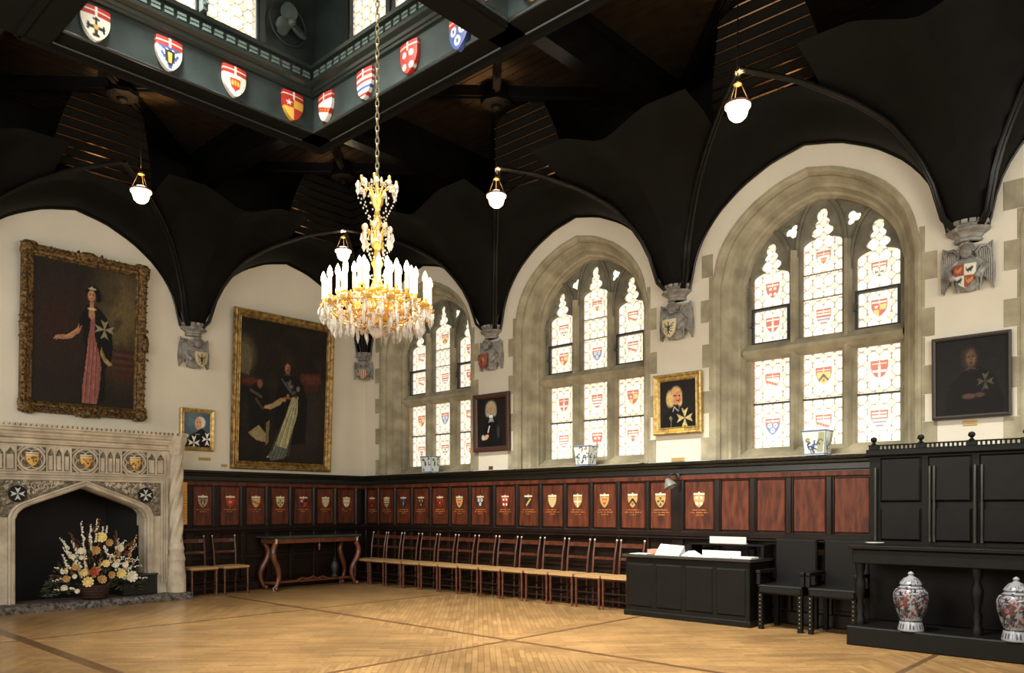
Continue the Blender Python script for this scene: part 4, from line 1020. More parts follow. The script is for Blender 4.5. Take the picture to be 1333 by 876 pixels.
picture('gilt_portrait_painting', 1, -1.765, 3.315, 1.91, 2.62, 'tall gilt-framed dark portrait of a robed standing man, between the fireplace and the room corner', 'gilt', pl_+[(.13, -.03), (.135, -.018)], f_king, 150, 205, tilt=.05)
picture('small_portrait_painting', 1, -3.275, 2.59, .55, .66, 'small gilt-framed portrait of a white-haired person in a black cloak with white crosses', 'gilt_bright', [(0, 0), (0, -.035), (.015, -.05), (.03, -.045), (.045, -.03), (.055, -.032), (.065, -.02)], f_small, 60, 70, tilt=.03)
pk = [(0, 0), (0, -.045), (.02, -.05), (.06, -.045), (.075, -.03), (.08, -.02)]
picture('cleric_portrait_painting', 2, 3.36, 2.72, .79, .92, 'dark-framed portrait of a wigged man in black robes, between the two farthest windows', 'red_frame', pk, f_cleric, 70, 90, tilt=.02)
rt, fr, pv = picture('wigged_portrait_painting', 2, 6.735, 2.715, .71, .79, 'gilt-framed portrait of a man in a curly wig with an eight-pointed white cross', 'gilt_bright', [(0, 0), (0, -.05), (.015, -.065), (.03, -.06), (.045, -.04), (.07, -.035), (.08, -.045), (.09, -.03), (.095, -.02)], f_wig, 70, 80, tilt=.02)
nb = MB().cbox(-.11, .11, -.06, -.04, .03, .075, .004); part('name_plate', nb, 'brass', fr)
picture('dark_portrait_painting', 2, 10.11, 2.69, .71, .84, 'very dark square portrait above the tall black sideboard at the right', 'pewter', [(0, 0), (0, -.04), (.02, -.045), (.035, -.035), (.04, -.02)], f_dark, 70, 80, tilt=.02)

# brass name plates under the pictures
def plaque(wall, px, py, w_, h_, label, mt='plate'):
    a, z = (on_w1(px, py, .01) if wall == 1 else on_w2(px, py, .01))
    mb = MB().cbox(-w_/2, w_/2, -.008, 0, -h_/2, h_/2, .002)
    o = part('name_plate', mb, mt, loc=(0, a, z) if wall == 1 else (a, 0, z), rot=(0, 0, PI/2 if wall == 1 else 0)); tag(o, label, 'plaque'); 
    t = MB()
    r = random.Random(px); 
    for row in (-.2, .2):
        x = -w_*.4
        while x < w_*.38: l = r.uniform(.004, .010); t.box(x, x+l, -.0085, -.008, row*h_-h_*.06, row*h_+h_*.06); x += l+.005
    part('engraving', t, 'board_ink', o)
plaque(1, 266, 597.5, .20, .05, 'small brass plate directly below the small gilt portrait')
plaque(1, 291.5, 606, .10, .045, 'tiny brass plate at the lower left of the tall gilt portrait')
plaque(2, 638, 609, .09, .055, 'tiny brown plate below the portrait between the farthest windows', 'table')
plaque(2, 881.5, 598, .20, .05, 'brass plate below the gilt portrait of the wigged man')
plaque(2, 1262, 550, .13, .055, 'small pale brass plate below the dark square portrait')

# honours board beside the chimneypiece
hb = empty('honours_board', (.06, -3.535, 1.10), PI/2); tag(hb, 'narrow gilded honours board beside the twisted column of the fireplace', 'board')
part('board', MB().cbox(-.10, .075, -.03, 0, 0, .66, .004), 'board', hb)
t = MB(); t.lathe([(0, 0), (.03, 0), (.03, .003), (0, .003)], 16, m=Matrix.Translation((-.03, -.031, .58)) @ Matrix.Rotation(PI/2, 4, 'X')); part('crest', t, 'board_ink', hb); t = MB()
rr = random.Random(3)
for k in range(11):
    t = MB()
    x = -.085
    while x < .05: l = rr.uniform(.008, .02); t.box(x, x+l, -.033, -.03, .50-.044*k, .508-.044*k); x += l+.006
    part('line_of_lettering', t, 'board_ink', hb)

# ---------------------------------------------------------------- angel corbels
def corbel(loc, rz, s, label, shfn, group='carved stone corbels under the roof timbers', off=0):
    c = empty('corbel', loc, rz); tag(c, label, 'corbel', group)
    k = MB(); prof = [(.10, -.17), (.13, -.165), (.14, -.145), (.125, -.13), (.15, -.10), (.20, -.075), (.215, -.06), (.215, -.045), (.20, -.04), (.185, -.03), (.185, .0), (.0, .0)]
    k.lathe([(r_*s, z*s) for r_, z in prof], 8, cap=False, m=Matrix.Rotation(PI/8, 4, 'Z'))
    for q in range(9):
        a = PI+PI*q/8; k.box(.155*s, .195*s, -.028*s, .028*s, -.01*s, .03*s, Matrix.Rotation(a, 4, 'Z'))
    lim = (lambda m_: setattr(m_, 'v', [(x, min(y, 0), z) for x, y, z in m_.v]))
    lim(k); part('battlemented_capital', k, 'stone_dark', c)
    b = MB(); X = off
    b.ell((X*.5, -.135*s, -.275*s), (.056*s, .060*s, .072*s), 12, rings=10)                       # head
    for q in range(14):
        a = PI*q/13; b.ell((X*.5+.064*s*math.cos(a), -.125*s, -.265*s+.062*s*math.sin(a)), (.024*s, .035*s, .024*s), 6)   # hair curls
    b.ell((X*.5, -.197*s, -.28*s), (.012*s, .016*s, .018*s), 6); b.ell((X*.5-.02*s, -.188*s, -.262*s), (.011*s, .006*s, .006*s), 6); b.ell((X*.5+.02*s, -.188*s, -.262*s), (.011*s, .006*s, .006*s), 6); b.ell((X*.5, -.188*s, -.312*s), (.018*s, .008*s, .006*s), 6); b.ell((X*.5, -.05*s, -.34*s), (.04*s, .04*s, .04*s), 8)
    b.ell((0, -.04*s, -.46*s), (.17*s, .11*s, .15*s), 14, rings=10); b.ell((0, -.03*s, -.58*s), (.14*s, .08*s, .09*s), 12)
    for q in (-1, 1):
        b.tube([(q*.08*s, -.08*s, -.37*s), (q*.16*s, -.10*s, -.45*s), (q*.12*s, -.16*s, -.53*s)], [.04*s, .042*s, .03*s], 8); b.ell((q*.11*s, -.17*s, -.54*s), (.03*s, .025*s, .035*s), 8)
    for q in range(9): x = -.12*s+.03*s*q; b.tube([(x, -.09*s, -.48*s), (x*1.05, -.085*s, -.58*s), (x*.9, -.04*s, -.66*s)], .012*s, 5)
    lim(b); part('carved_angel', b, 'stone_dark', c, True)
    for q in (-1, 1):
        w_ = MB()
        pts = [(.06, -.27), (.12, -.225), (.18, -.23), (.215, -.28), (.235, -.40), (.24, -.52), (.225, -.66), (.20, -.60), (.17, -.56), (.15, -.48), (.10, -.38)]
        n = len(pts); w_.add([(q*x*s, -.055*s, z*s) for x, z in pts]+[(q*x*s*1.0, -.0*s, z*s) for x, z in pts], [tuple(range(n))]+[(i, (i+1) % n, n+(i+1) % n, n+i) for i in range(n)])
        for j in range(7): x = .11+.018*j; w_.tube([(q*x*s, -.062*s, (-.27+.012*j)*s), (q*(x+.015)*s, -.07*s, (-.42)*s), (q*(x+.012)*s, -.06*s, (-.50-.025*j)*s)], .010*s, 5)
        w_.tube([(q*.07*s, -.06*s, -.29*s), (q*.12*s, -.08*s, -.235*s), (q*.18*s, -.08*s, -.24*s), (q*.21*s, -.07*s, -.29*s)], .016*s, 6)
        lim(w_); part('wing', w_, 'stone_dark', c, True)
    sh_ = shield('painted_shield', .20*s, .23*s, .025*s, shfn, c, loc=(X, -.155*s, -.42*s), bulge=.015)
    return c
def quart(a, b, ca, cb):
    def f(p):
        p.C[:] = a; p.rect(.5, 1, .5, 1, b); p.rect(0, .5, 0, .5, b)
        for (x, y, c_) in ((.26, .74, ca), (.74, .26, ca), (.74, .74, cb), (.26, .28, cb)):
            p.ell(x, y, .14, .07, c_, .3, 20); p.ell(x+.1, y+.08, .05, .06, c_, .3); p.line(x-.12, y-.05, x-.16, y+.12, .035, c_); p.line(x-.05, y-.12, x-.03, y, .035, c_); p.line(x+.08, y-.12, x+.06, y, .035, c_)
    return f
def eagle(bgc, c_):
    def f(p):
        p.C[:] = bgc; p.ell(.5, .5, .07, .24, c_, .2)
        for q in (-1, 1):
            for k in range(4): p.line(.5+q*.04, .55-.05*k, .5+q*(.34-.03*k), .80-.17*k, .05, c_)
        p.ell(.5, .80, .06, .06, c_); p.line(.5, .3, .4, .12, .05, c_); p.line(.5, .3, .6, .12, .05, c_)
    return f
def barsf(p): p.C[:] = (.62, .36, .24); [p.rect(.02+.25*k, .14+.25*k, 0, 1, (.74, .64, .48)) for k in range(4)]
def redf(p): p.C[:] = (.52, .26, .20); p.ell(.5, .55, .3, .25, (.66, .40, .28), .6); p.ell(.45, .5, .12, .18, (.42, .18, .14), .4); p.ell(.6, .6, .08, .1, (.72, .55, .4), .4)
KV = 4.215
corbel((3.355, -.0, KV), 0, 1.0, 'stone angel corbel with red-brown shield, on the window wall nearest the corner', redf, off=-.06)
corbel((6.72, -.0, KV), 0, 1.0, 'stone angel corbel holding a cream shield with dark eagle, above the wigged portrait', eagle((.80, .75, .60), (.18, .15, .14)), off=-.03)
corbel((10.085, -.0, KV), 0, 1.0, 'stone angel corbel with a quartered red and white shield, above the dark square portrait', quart((.55, .24, .18), (.82, .80, .72), (.72, .5, .25), (.14, .12, .12)))
corbel((.0, -3.335, KV), PI/2, 1.0, 'stone angel corbel with an eagle shield, on the fireplace wall between the arches', eagle((.72, .66, .5), (.14, .13, .12)), off=.06)
corbel((.12, -.12, KV), PI/4, .72, 'slender stone angel corbel with striped shield, in the corner of the room', barsf)

# ---------------------------------------------------------------- chandelier
M['iron_gilt'] = mat('tarnished chain metal', (.50, .47, .36), .4, metal=.5)
ch = empty('chandelier', (6.6, -4.80, 0)); tag(ch, 'large gilt and crystal chandelier with lit candles hanging on a long chain', 'chandelier')
def cz(py): return CZ+(HOR-py)*.006667
mb = MB(); z = 4.19; k = 0
while z < 6.14:
    pts = [(.015*math.cos(a), 0, .034*math.sin(a)) for a in [2*PI*q/10 for q in range(10)]]
    m = Matrix.Translation((0, 0, z+.03)) @ Matrix.Rotation(k*PI/2+.5, 4, 'Z')
    mb.tube([m @ Vector(p) for p in pts], .0055, 5, closed=True); z += .054; k += 1
part('chain', mb, 'iron_gilt', ch)
st = MB(); st.lathe([(.0, 2.92), (.06, 2.93), (.12, 2.98), (.17, 3.05), (.12, 3.10), (.06, 3.14), (.05, 3.2), (.075, 3.24), (.05, 3.3), (.03, 3.36), (.035, 3.44), (.055, 3.48), (.03, 3.53), (.025, 3.6), (.05, 3.63), (.06, 3.66), (.03, 3.70), (.025, 3.78), (.045, 3.83), (.03, 3.87), (.02, 3.95), (.05, 4.0), (.055, 4.04), (.02, 4.09), (.012, 4.19), (0, 4.2)], 16, cap=False)
part('gilt_stem', st, 'candle_gilt', ch, True)
bl = MB(); bl.ell((0, 0, 2.90), (.068, .068, .068), 14, rings=10); part('crystal_ball', bl, 'crystal', ch)
def arm_mesh(R, z0, z1, drop):
    a = MB(); pts = []
    for q in range(13):
        t = q/12; x = .04+(R-.04)*t; zz = z0+(z1-z0)*t**2-drop*math.sin(PI*t)*.9
        pts.append((x, 0, zz))
    a.tube(pts, .0085, 6)
    a.tube([(R*.55+.035*math.cos(q*.6), 0, (z0+z1)/2-drop*.3+.035*math.sin(q*.6)) for q in range(9)], .006, 5)
    a.lathe([(.006, -.03), (.035, -.02), (.042, .0), (.03, .004), (.012, .006), (.012, .03), (.018, .035), (.016, .045)], 10, (R, 0, z1)); return a
candle = MB(); candle.lathe([(.016, 0), (.016, .13), (.014, .135), (0, .136)], 10)
flame = MB(); flame.lathe([(.0, 0), (.014, .006), (.024, .028), (.0245, .045), (.018, .072), (.008, .095), (0, .107)], 10, cap=False)
drop = MB(); drop.add([(0, 0, 0), (.008, 0, -.012), (0, .008, -.012), (-.008, 0, -.012), (0, -.008, -.012), (.016, 0, -.05), (0, .010, -.05), (-.016, 0, -.05), (0, -.010, -.05), (0, 0, -.085)],
                      [(0, 1, 2), (0, 2, 3), (0, 3, 4), (0, 4, 1), (1, 5, 6, 2), (2, 6, 7, 3), (3, 7, 8, 4), (4, 8, 5, 1), (5, 9, 6), (6, 9, 7), (7, 9, 8), (8, 9, 5)])
prot = {}
def inst(name, mbx, mt, parent, loc, rz=0, sc=1, smooth=False):
    if name not in prot: o = part(name, mbx, mt, parent, smooth); prot[name] = o
    else: o = prot[name].copy(); COL.objects.link(o); o.parent = parent
    o.location = loc; o.rotation_euler = (0, 0, rz); o.scale = (sc,)*3; return o
rr = random.Random(6)
tiers = [(15, .455, 2.99, 3.09, .07, .0), (11, .335, 3.06, 3.17, .06, .16), (7, .20, 3.12, 3.22, .05, .3)]
for ti, (n, R, z0, z1, dr, ph) in enumerate(tiers):
    for k in range(n):
        a = 2*PI*k/n+ph; zj = z1
        ar_ = inst('arm_%s' % ('outer', 'middle', 'inner')[ti], arm_mesh(R, z0, z1, dr), 'candle_gilt', ch, (0, 0, 0), a)
        ar_.name = 'arm'
        x, y = R*math.cos(a), R*math.sin(a)
        c_ = inst('candle', candle, 'candle', ch, (x, y, z1+.045)); f_ = inst('flame_bulb', flame, 'flame', ch, (x, y, z1+.178), smooth=True)
dn = 0
for (n, R, z, s) in ((30, .47, 3.04, 1.3), (24, .38, 2.98, 1.5), (18, .25, 2.96, 1.5), (10, .17, 4.155, 1.1), (8, .13, 3.74, 1.2), (10, .12, 3.70, 1.2)):
    for k in range(n):
        a = 2*PI*k/n+rr.random()*.2; inst('crystal_drop', drop, 'crystal', ch, (R*math.cos(a), R*math.sin(a), z+rr.uniform(-.02, .02)), a, s)
# strings of beads between the arms, gilt leafwork, and the crown tiers
ss = MB()
for (n, R0, za, R1, zb_, sag) in ((28, .46, 3.11, .30, 2.97, .06), (20, .33, 3.19, .46, 3.10, .05), (14, .07, 3.36, .32, 3.19, .05), (20, .30, 2.97, .08, 2.92, .03), (10, .05, 4.15, .17, 4.12, -.03), (10, .17, 4.06, .05, 3.82, .0), (8, .12, 3.72, .06, 3.52, .02)):
    for k in range(n):
        a0 = 2*PI*k/n; a1 = a0+2*PI/n*.5
        for q in range(6):
            t = q/5; R = R0+(R1-R0)*t; a = a0+(a1-a0)*t; zz = za+(zb_-za)*t-sag*math.sin(PI*t); s = .0085
            ss.ell((R*math.cos(a), R*math.sin(a), zz), (s, s, s*1.2), 5, rings=3)
for k in range(420):
    a = rr.random()*6.28; R = .10+.40*rr.random()**.6; zz = rr.uniform(2.88+.14*(R/.5)**2, 3.10); s = rr.uniform(.010, .019); ss.ell((R*math.cos(a), R*math.sin(a), zz), (s*.7, s*.7, s*1.8), 4, rings=3)
o = part('crystal_strings', ss, 'crystal', ch); o['kind'] = 'stuff'
gl = MB()
for k in range(200):
    a = rr.random()*6.28; R = .06+.40*rr.random(); zz = rr.uniform(2.98, 3.15); s = rr.uniform(.014, .03)
    m = Matrix.Rotation(rr.random()*3, 3, 'X') @ Matrix.Rotation(rr.random()*3, 3, 'Y')
    gl.ell((R*math.cos(a), R*math.sin(a), zz), (s, s*.3, s*.6), 6, m, rings=4)
gl.tube([(.44*math.cos(a), .44*math.sin(a), 3.07) for a in [2*PI*q/40 for q in range(40)]], .009, 6, closed=True); gl.tube([(.25*math.cos(a), .25*math.sin(a), 3.03) for a in [2*PI*q/30 for q in range(30)]], .012, 6, closed=True)
o = part('gilt_leafwork', gl, 'candle_gilt', ch, True); o['kind'] = 'stuff'
for (nm, n, R, z0) in (('crown_arm', 8, .165, 4.05), ('middle_crown_arm', 6, .12, 3.66)):
    for k in range(n):
        a = 2*PI*k/n; m_ = MB(); m_.tube([(.02, 0, z0-.03), (R*.4, 0, z0+.07), (R*.75, 0, z0+.115), (R, 0, z0+.10), (R*1.05, 0, z0+.06)], .007, 6); m_.ell((R, 0, z0+.125), (.016, .016, .026), 6)
        q = inst(nm, m_, 'candle_gilt', ch, (0, 0, 0), a); q.name = 'crown_arm'
ro = MB(); ro.ell((0, 0, 0), (.024, .024, .032), 6)
for (n, R, z) in ((9, .165, 4.14), (7, .11, 3.78)):
    for k in range(n): a = 2*PI*k/n; inst('crystal_rosette', ro, 'crystal', ch, (R*math.cos(a), R*math.sin(a), z))
li = bpy.data.lights.new('chandelier_light', 'POINT'); li.energy = 11; li.color = (1, .80, .55); li.shadow_soft_size = .25
lo = bpy.data.objects.new('chandelier_light', li); COL.objects.link(lo); lo.location = (0, 0, 3.42); lo.parent = ch

# ---------------------------------------------------------------- hanging globe lamps
def globe(x, y, label, zc=5.36):
    g = empty('pendant_lamp', (x, y, zc)); tag(g, label, 'lamp', 'opal globe lamps hanging from the timber vault')
    b = MB(); b.lathe([(0, -.115), (.05, -.108), (.085, -.075), (.10, -.03), (.105, .005), (.125, .02), (.128, .035), (.11, .05), (.09, .075), (.06, .095), (.03, .10), (0, .10)], 20, cap=False); part('opal_globe', b, 'glow', g, True)
    c = MB(); c.tube([(.122*math.cos(a), .122*math.sin(a), .052) for a in [2*PI*k/20 for k in range(20)]], .012, 6, closed=True); part('collar', c, 'table', g, True)
    t = MB()
    for k in range(3): a = 2*PI*k/3+.3; t.tube([(.115*math.cos(a), .115*math.sin(a), .05), (.03*math.cos(a), .03*math.sin(a), .26)], .004, 5)
    t.lathe([(.02, .24), (.045, .25), (.03, .275), (.01, .285)], 10)
    part('suspension', t, 'gilt', g); t = MB(); t.tube([(0, 0, .25), (0, 0, ZT-.25-zc)], .006, 6); part('rod', t, 'oak', g)
    l = bpy.data.lights.new('globe_light', 'POINT'); l.energy = 6; l.color = (1, .72, .42); l.shadow_soft_size = .13
    lo = bpy.data.objects.new('globe_light', l); COL.objects.link(lo); lo.location = (0, 0, .16); lo.parent = g
    l = bpy.data.lights.new('globe_uplight', 'SPOT'); l.energy = 420; l.color = (1, .62, .28); l.shadow_soft_size = .04; l.spot_size = math.radians(62); l.spot_blend = 1
    lo = bpy.data.objects.new('globe_uplight', l); COL.objects.link(lo); lo.location = (.0, 0, .30); lo.rotation_euler = (PI, 0, 0); lo.parent = g
h = BAY/2
globe(5.04-.0, -h, 'lit opal globe lamp hanging in the middle of the vault, right of the chandelier')
globe(8.40+.0, -h, 'lit opal globe lamp hanging before the big right-hand window arch')
globe(h, -h, 'lit opal globe lamp just behind the left side of the chandelier', 5.39)
globe(h+.13, -4.86, 'lit opal globe lamp hanging before the fireplace wall, farthest left', 5.36)

# ---------------------------------------------------------------- painted shields on the lantern
def lshield(px, py, face, k, label):
    f = lambda p, k=k: arms(p, k)
    if face == 'L': a, z = on_w1(px, py, 3.385); loc = (3.362, a, z+.17); rz = PI/2
    elif face == 'R': a, z = on_w2(px, py, 3.355); loc = (a, -3.332, z+.17); rz = 0
    elif face == 'L2': a, z = on_w1(px, py, 6.80); loc = (6.782, a, 6.58); rz = PI/2
    elif face == 'R2': a, z = on_w2(px, py, 3.355); loc = (a, -3.332, 6.58); rz = 0
    o = shield('heraldic_shield', .29, .35, .04, f, None, loc=loc, bulge=.02); o.rotation_euler = (0, 0, rz)
    tag(o, label, 'shield', 'painted shields round the lantern')
lshield(123, 32, 'L', 0, 'white shield with a black cross, farthest left on the lantern frame')
lshield(219, 72, 'L', 1, 'blue and white shield with black centre, second from the left on the lantern frame')
lshield(304, 107, 'L', 2, 'white lantern shield with a small red inner shield of gold lozenges')
lshield(380, 139, 'L', 3, 'red and gold quartered lantern shield with a white star')
lshield(424, 140, 'R', 4, 'white lantern shield with a red diagonal band, beside the inner corner')
lshield(475, 110, 'R', 10, 'red, white and blue lantern shield directly behind the chandelier chain')
lshield(533, 76, 'R', 5, 'red lantern shield with white patches, right of the chandelier chain')
lshield(598, 44, 'R', 6, 'blue lantern shield with white rings, next to the dividing beam')
lshield(633, 0, 'L2', 9, 'red and white shield cut off by the top edge, left of the second corner')
lshield(691, 2, 'R2', 7, 'white shield cut off by the top edge, right of the second corner')

# ---------------------------------------------------------------- ventilator fan in the lantern
fa = empty('ventilator_fan', (3.385, -3.72, 7.37), PI/2); tag(fa, 'grey three-bladed ventilator fan on the lantern wall beside the corner', 'fan')
for k in range(3):
    a = 2.5+2*PI*k/3; B = MB(); n = 9; top = []
    for i in range(n):
        for j in range(5):
            t = i/(n-1); s = (j/4-.5); wv_ = .19*math.sin(PI*(.12+.80*t))**.7; R = .03+.21*t; x = R; z = s*wv_; top.append((x, -.07+z*.45-.02*math.cos(s*3), z))
    m = Matrix.Rotation(a, 4, 'Y'); fcs = [(i*5+j, i*5+j+1, (i+1)*5+j+1, (i+1)*5+j) for i in range(n-1) for j in range(4)]
    B.add([m @ Vector(p) for p in top], fcs); B.add([m @ (Vector(p)+Vector((0, .006, 0))) for p in top], [f[::-1] for f in fcs])
    part('blade', B, 'fan', fa, True)
B = MB(); B.lathe([(.05, 0), (.055, .06), (.05, .12), (.03, .15), (0, .155)], 14, m=Matrix.Rotation(PI/2, 4, 'X')); part('hub', B, 'fan', fa, True)
B = MB(); B.tube([(.25*math.cos(a), -.02, .25*math.sin(a)) for a in [2*PI*q/28 for q in range(28)]], .014, 6, closed=True); part('ring', B, 'iron', fa, True)
# window opener bracket on the lantern sill
wo = MB(); 
wo.box(-.03, .03, -.10, 0, 0, .16); wo.tube([(0, -.08, .0), (.02, -.11, .08), (-.03, -.08, .16), (0, -.04, .22)], .012, 6); wo.lathe([(.03, 0), (.035, .02), (.02, .035)], 10, (0, -.09, .05))
o = part('window_opener', wo, 'fan', loc=(3.40, -4.83, 7.0), rot=(0, 0, PI/2)); tag(o, 'small metal window opener on the lantern sill between two panes', 'window opener')

# ---------------------------------------------------------------- ladder-back chairs
def make_chair():
    c = empty('dining_chair', (0, 0, 0)); w_, d = .205, .185
    s = MB(); s.loft([[(x*(w_+.01), y*(d+.01), z) for x, y in ((-1, -1), (0, -1.03), (1, -1), (1.0, 0), (.92, 1), (-.92, 1), (-1, 0))] for z in (.415, .42, .445, .45)], cap=True); part('seat', s, 'rush', c)
    for sx in (-1, 1):
        l = MB(); l.lathe([(.014, 0), (.016, .05), (.013, .08), (.017, .16), (.017, .28), (.014, .31), (.018, .34), (.018, .43)], 8, (sx*(w_-.012), -d+.01, 0)); part('leg', l, 'chair', c, True)
        l = MB(); l.tube([(sx*(w_-.03), d-.01, 0), (sx*(w_-.025), d-.01, .42), (sx*(w_-.02), d+.015, .70), (sx*(w_-.015), d+.055, .90)], [.016, .017, .016, .014], 8); post = part('back_post', l, 'chair', c, True)
        k = MB(); k.ell((sx*(w_-.014), d+.057, .912), (.014, .014, .016), 8); part('finial', k, 'cream', post, True)
    for (z, h_) in ((.84, .055), (.66, .035)):
        q = (z-.42)/.48; y = d-.01+.065*q**1.5; r_ = MB(); r_.loft([[(-w_+.03, y+dy, z+a), (-w_*.5, y+dy+.012, z+a*1.1), (w_*.5, y+dy+.012, z+a*1.1), (w_-.03, y+dy, z+a)] for dy, a in ((-.006, -h_/2), (-.006, h_/2), (.006, h_/2), (.006, -h_/2), (-.006, -h_/2))], closed=False); part('back_rail', r_, 'chair', c)
    st_ = MB()
    for z in (.12, .22): st_.tube([(-w_+.01, -d+.01, z), (w_-.01, -d+.01, z)], .009, 6)
    for sx in (-1, 1):
        for z in (.15, .26): st_.tube([(sx*(w_-.012), -d+.01, z), (sx*(w_-.028), d-.01, z)], .009, 6)
    st_.tube([(-w_+.03, d-.01, .18), (w_-.03, d-.01, .18)], .009, 6); part('stretchers', st_, 'stile', c, True)
    ap = MB()
    ap.tube([(-w_+.01, -d+.008, .405), (w_-.01, -d+.008, .405)], .012, 6); part('seat_rail', ap, 'chair', c)
    return c
chair0 = make_chair(); chair0.location = (.56, -.33, 0)
cn = ['leftmost of the long row, partly behind the carved table', 'second from the left end of the row', 'third from the left end of the row', 'fourth from the left end of the row', 'fifth from the left end of the row', 'sixth from the left end of the row', 'in the middle of the long row under the panels',
      'sixth from the right end of the row', 'fifth from the right end of the row', 'fourth from the right end of the row', 'third from the right end of the row', 'second from the right end of the row', 'rightmost of the row, next to the display desk']
xs = [.56]+[1.0+.4625*k for k in range(11)]+[6.07]
for k, x in enumerate(xs):
    c = chair0 if k == 0 else copy_tree(chair0)
    c.location = (x, -.325-.004*(k % 3), 0); c.rotation_euler = (0, 0, random.uniform(-.012, .012)); tag(c, 'rush-seated ladder-back chair, '+cn[k], 'chair', 'ladder-back chairs in a row along the window wall')
for (y, l) in ((-3.38, 'rush-seated ladder-back chair right beside the stone fireplace column'), (-2.86, 'rush-seated ladder-back chair between the fireplace chair and carved table')):
    c = copy_tree(chair0); c.location = (.32, y, 0); c.rotation_euler = (0, 0, PI/2); tag(c, l, 'chair', 'ladder-back chairs on the fireplace wall')

# ---------------------------------------------------------------- carved side table
tb = empty('side_table', (.34, -1.40, 0), PI/2); tag(tb, 'carved reddish side table with scroll legs and dark green top on the left wall', 'table')
t = MB(); n_ = [(-.90, .25), (-.90, -.22), (-.86, -.27), (-.1, -.25), (.1, -.25), (.86, -.27), (.90, -.22), (.90, .25)]
t.loft([[(x*s, y*s, z) for x, y in n_] for z, s in ((.855, .97), (.865, 1.0), (.885, 1.0), (.895, .985))], cap=True); part('table_top', t, 'marble', tb)
a = MB(); a.cbox(-.82, .82, -.22, .22, .77, .855, .01); a.box(-.80, .80, -.225, -.215, .80, .815); part('apron', a, 'table', tb)
def scroll(sx, y, out):
    l = MB(); P = []; Rr = []
    for k in range(19):
        t_ = k/18; z = .77-.74*t_; xo = .07*math.sin(t_*2*PI*1.0+.2)*(1-.2*t_); P.append((sx*.78+sx*out*xo, y-(.02*math.sin(t_*6)), z)); Rr.append(.034-.012*t_+.008*math.sin(t_*PI))
    P.append((sx*.78+sx*out*.03, y-.02, .035)); Rr.append(.035); l.tube(P, [q*1.25 for q in Rr], 10); l.ell((sx*.78+sx*out*.02, y-.03, .035), (.04, .045, .035), 10)
    for k in range(4): l.ell((sx*.78+sx*out*.05, y-.03, .66-.04*k), (.018, .02, .022), 6)
    return l
for sx in (-1, 1):
    for y in (-.19, .19): part('leg', scroll(sx, y, 1 if y < 0 else -1), 'table', tb, True)
    cp = MB(); cp.ell((0, 0, 0), (.018, .012, .035), 8); cp.box(-.02, .02, -.01, .01, .03, .045); part('white_mask', cp, 'cream', tb, True, loc=(sx*.80, -.232, .80))
dr_ = MB(); dr_.ell((0, 0, 0), (.02, .02, .05), 8); dr_.ell((0, 0, -.06), (.012, .012, .03), 8); dr_.ell((-.01, -.02, .07), (.014, .01, .03), 6); part('drop_ornament', dr_, 'table', tb, True, loc=(.02, -.22, .72))
sr = MB(); sr.cbox(-.78, .78, -.05, .05, .10, .135, .008); sr.tube([(-.3, -.05, .13), (-.2, -.05, .17), (-.1, -.05, .14), (0, -.05, .18), (.1, -.05, .14), (.2, -.05, .17), (.3, -.05, .13)], .018, 6)
for sx in (-1, 1): sr.tube([(sx*.77, -.18, .11), (sx*.77, .18, .11)], .02, 6)
part('stretcher', sr, 'table', tb)
ub = MB(); ub.lathe([(.05, 0), (.06, .02), (.03, .06), (.05, .12), (.07, .19), (.05, .26), (.02, .29), (.035, .32), (.01, .35), (0, .36)], 14)
o = part('brass_urn', ub, 'iron', loc=(.36, -.93, .137), smooth=True); tag(o, 'small dark metal urn standing under the carved side table', 'urn')

# ---------------------------------------------------------------- display desk with papers
dk = empty('display_desk', (7.19, -.36, 0)); tag(dk, 'long dark oak display desk with papers on top, right of the row of chairs', 'desk')
b = MB(); b.cbox(-.84, .84, -.30, .26, .06, .74, .01); b.cbox(-.86, .86, -.32, .27, 0, .07, .008); part('desk_body', b, 'dark_wood', dk)
for k in range(4): part('desk_panel', MB().cbox(-.80+.41*k, -.80+.37+.41*k, -.315, -.29, .12, .66, .015), 'dark_wood', dk)
part('desk_top', MB().cbox(-.87, .87, -.35, .27, .74, .775, .008), 'dark_edge', dk)
part('riser_shelf', MB().cbox(-.10, .87, .0, .27, .905, .925, .004).box(-.10, -.07, .0, .27, .775, .905).box(.84, .87, .0, .27, .775, .905), 'dark_wood', dk)
def paper(px, py0, py1, pw, off, label, cat, mt, kind):
    x, z0 = on_w2(px, py1, off); z1 = on_w2(px, py0, off)[1]; k = (-CY-off)/(.6778*(px+445))
    w_ = pw; base = .776 if off > .37 else .926
    m = MB(); hgt = max(z1-z0, .01)
    return x, hgt
def lay(name, x, y, z, w_, d, h_, label, cat, mt, rz=0, tilt=0):
    m = MB(); m.cbox(-w_/2, w_/2, -d/2, d/2, 0, h_, min(.002, h_/3)); o = part(name, m, mt, loc=(x, y, z+.0005), rot=(tilt, 0, rz)); tag(o, label, cat); return o
DT = .775
lay('leaflet', 6.52, -.55, DT, .24, .20, .006, 'flat white leaflet at the left end of the display desk', 'leaflet', 'white', .05)
lay('brochure', 6.60, -.30, DT, .22, .16, .05, 'pinkish brochure stack behind the white leaflet on the desk', 'brochure', 'pink', -.1)
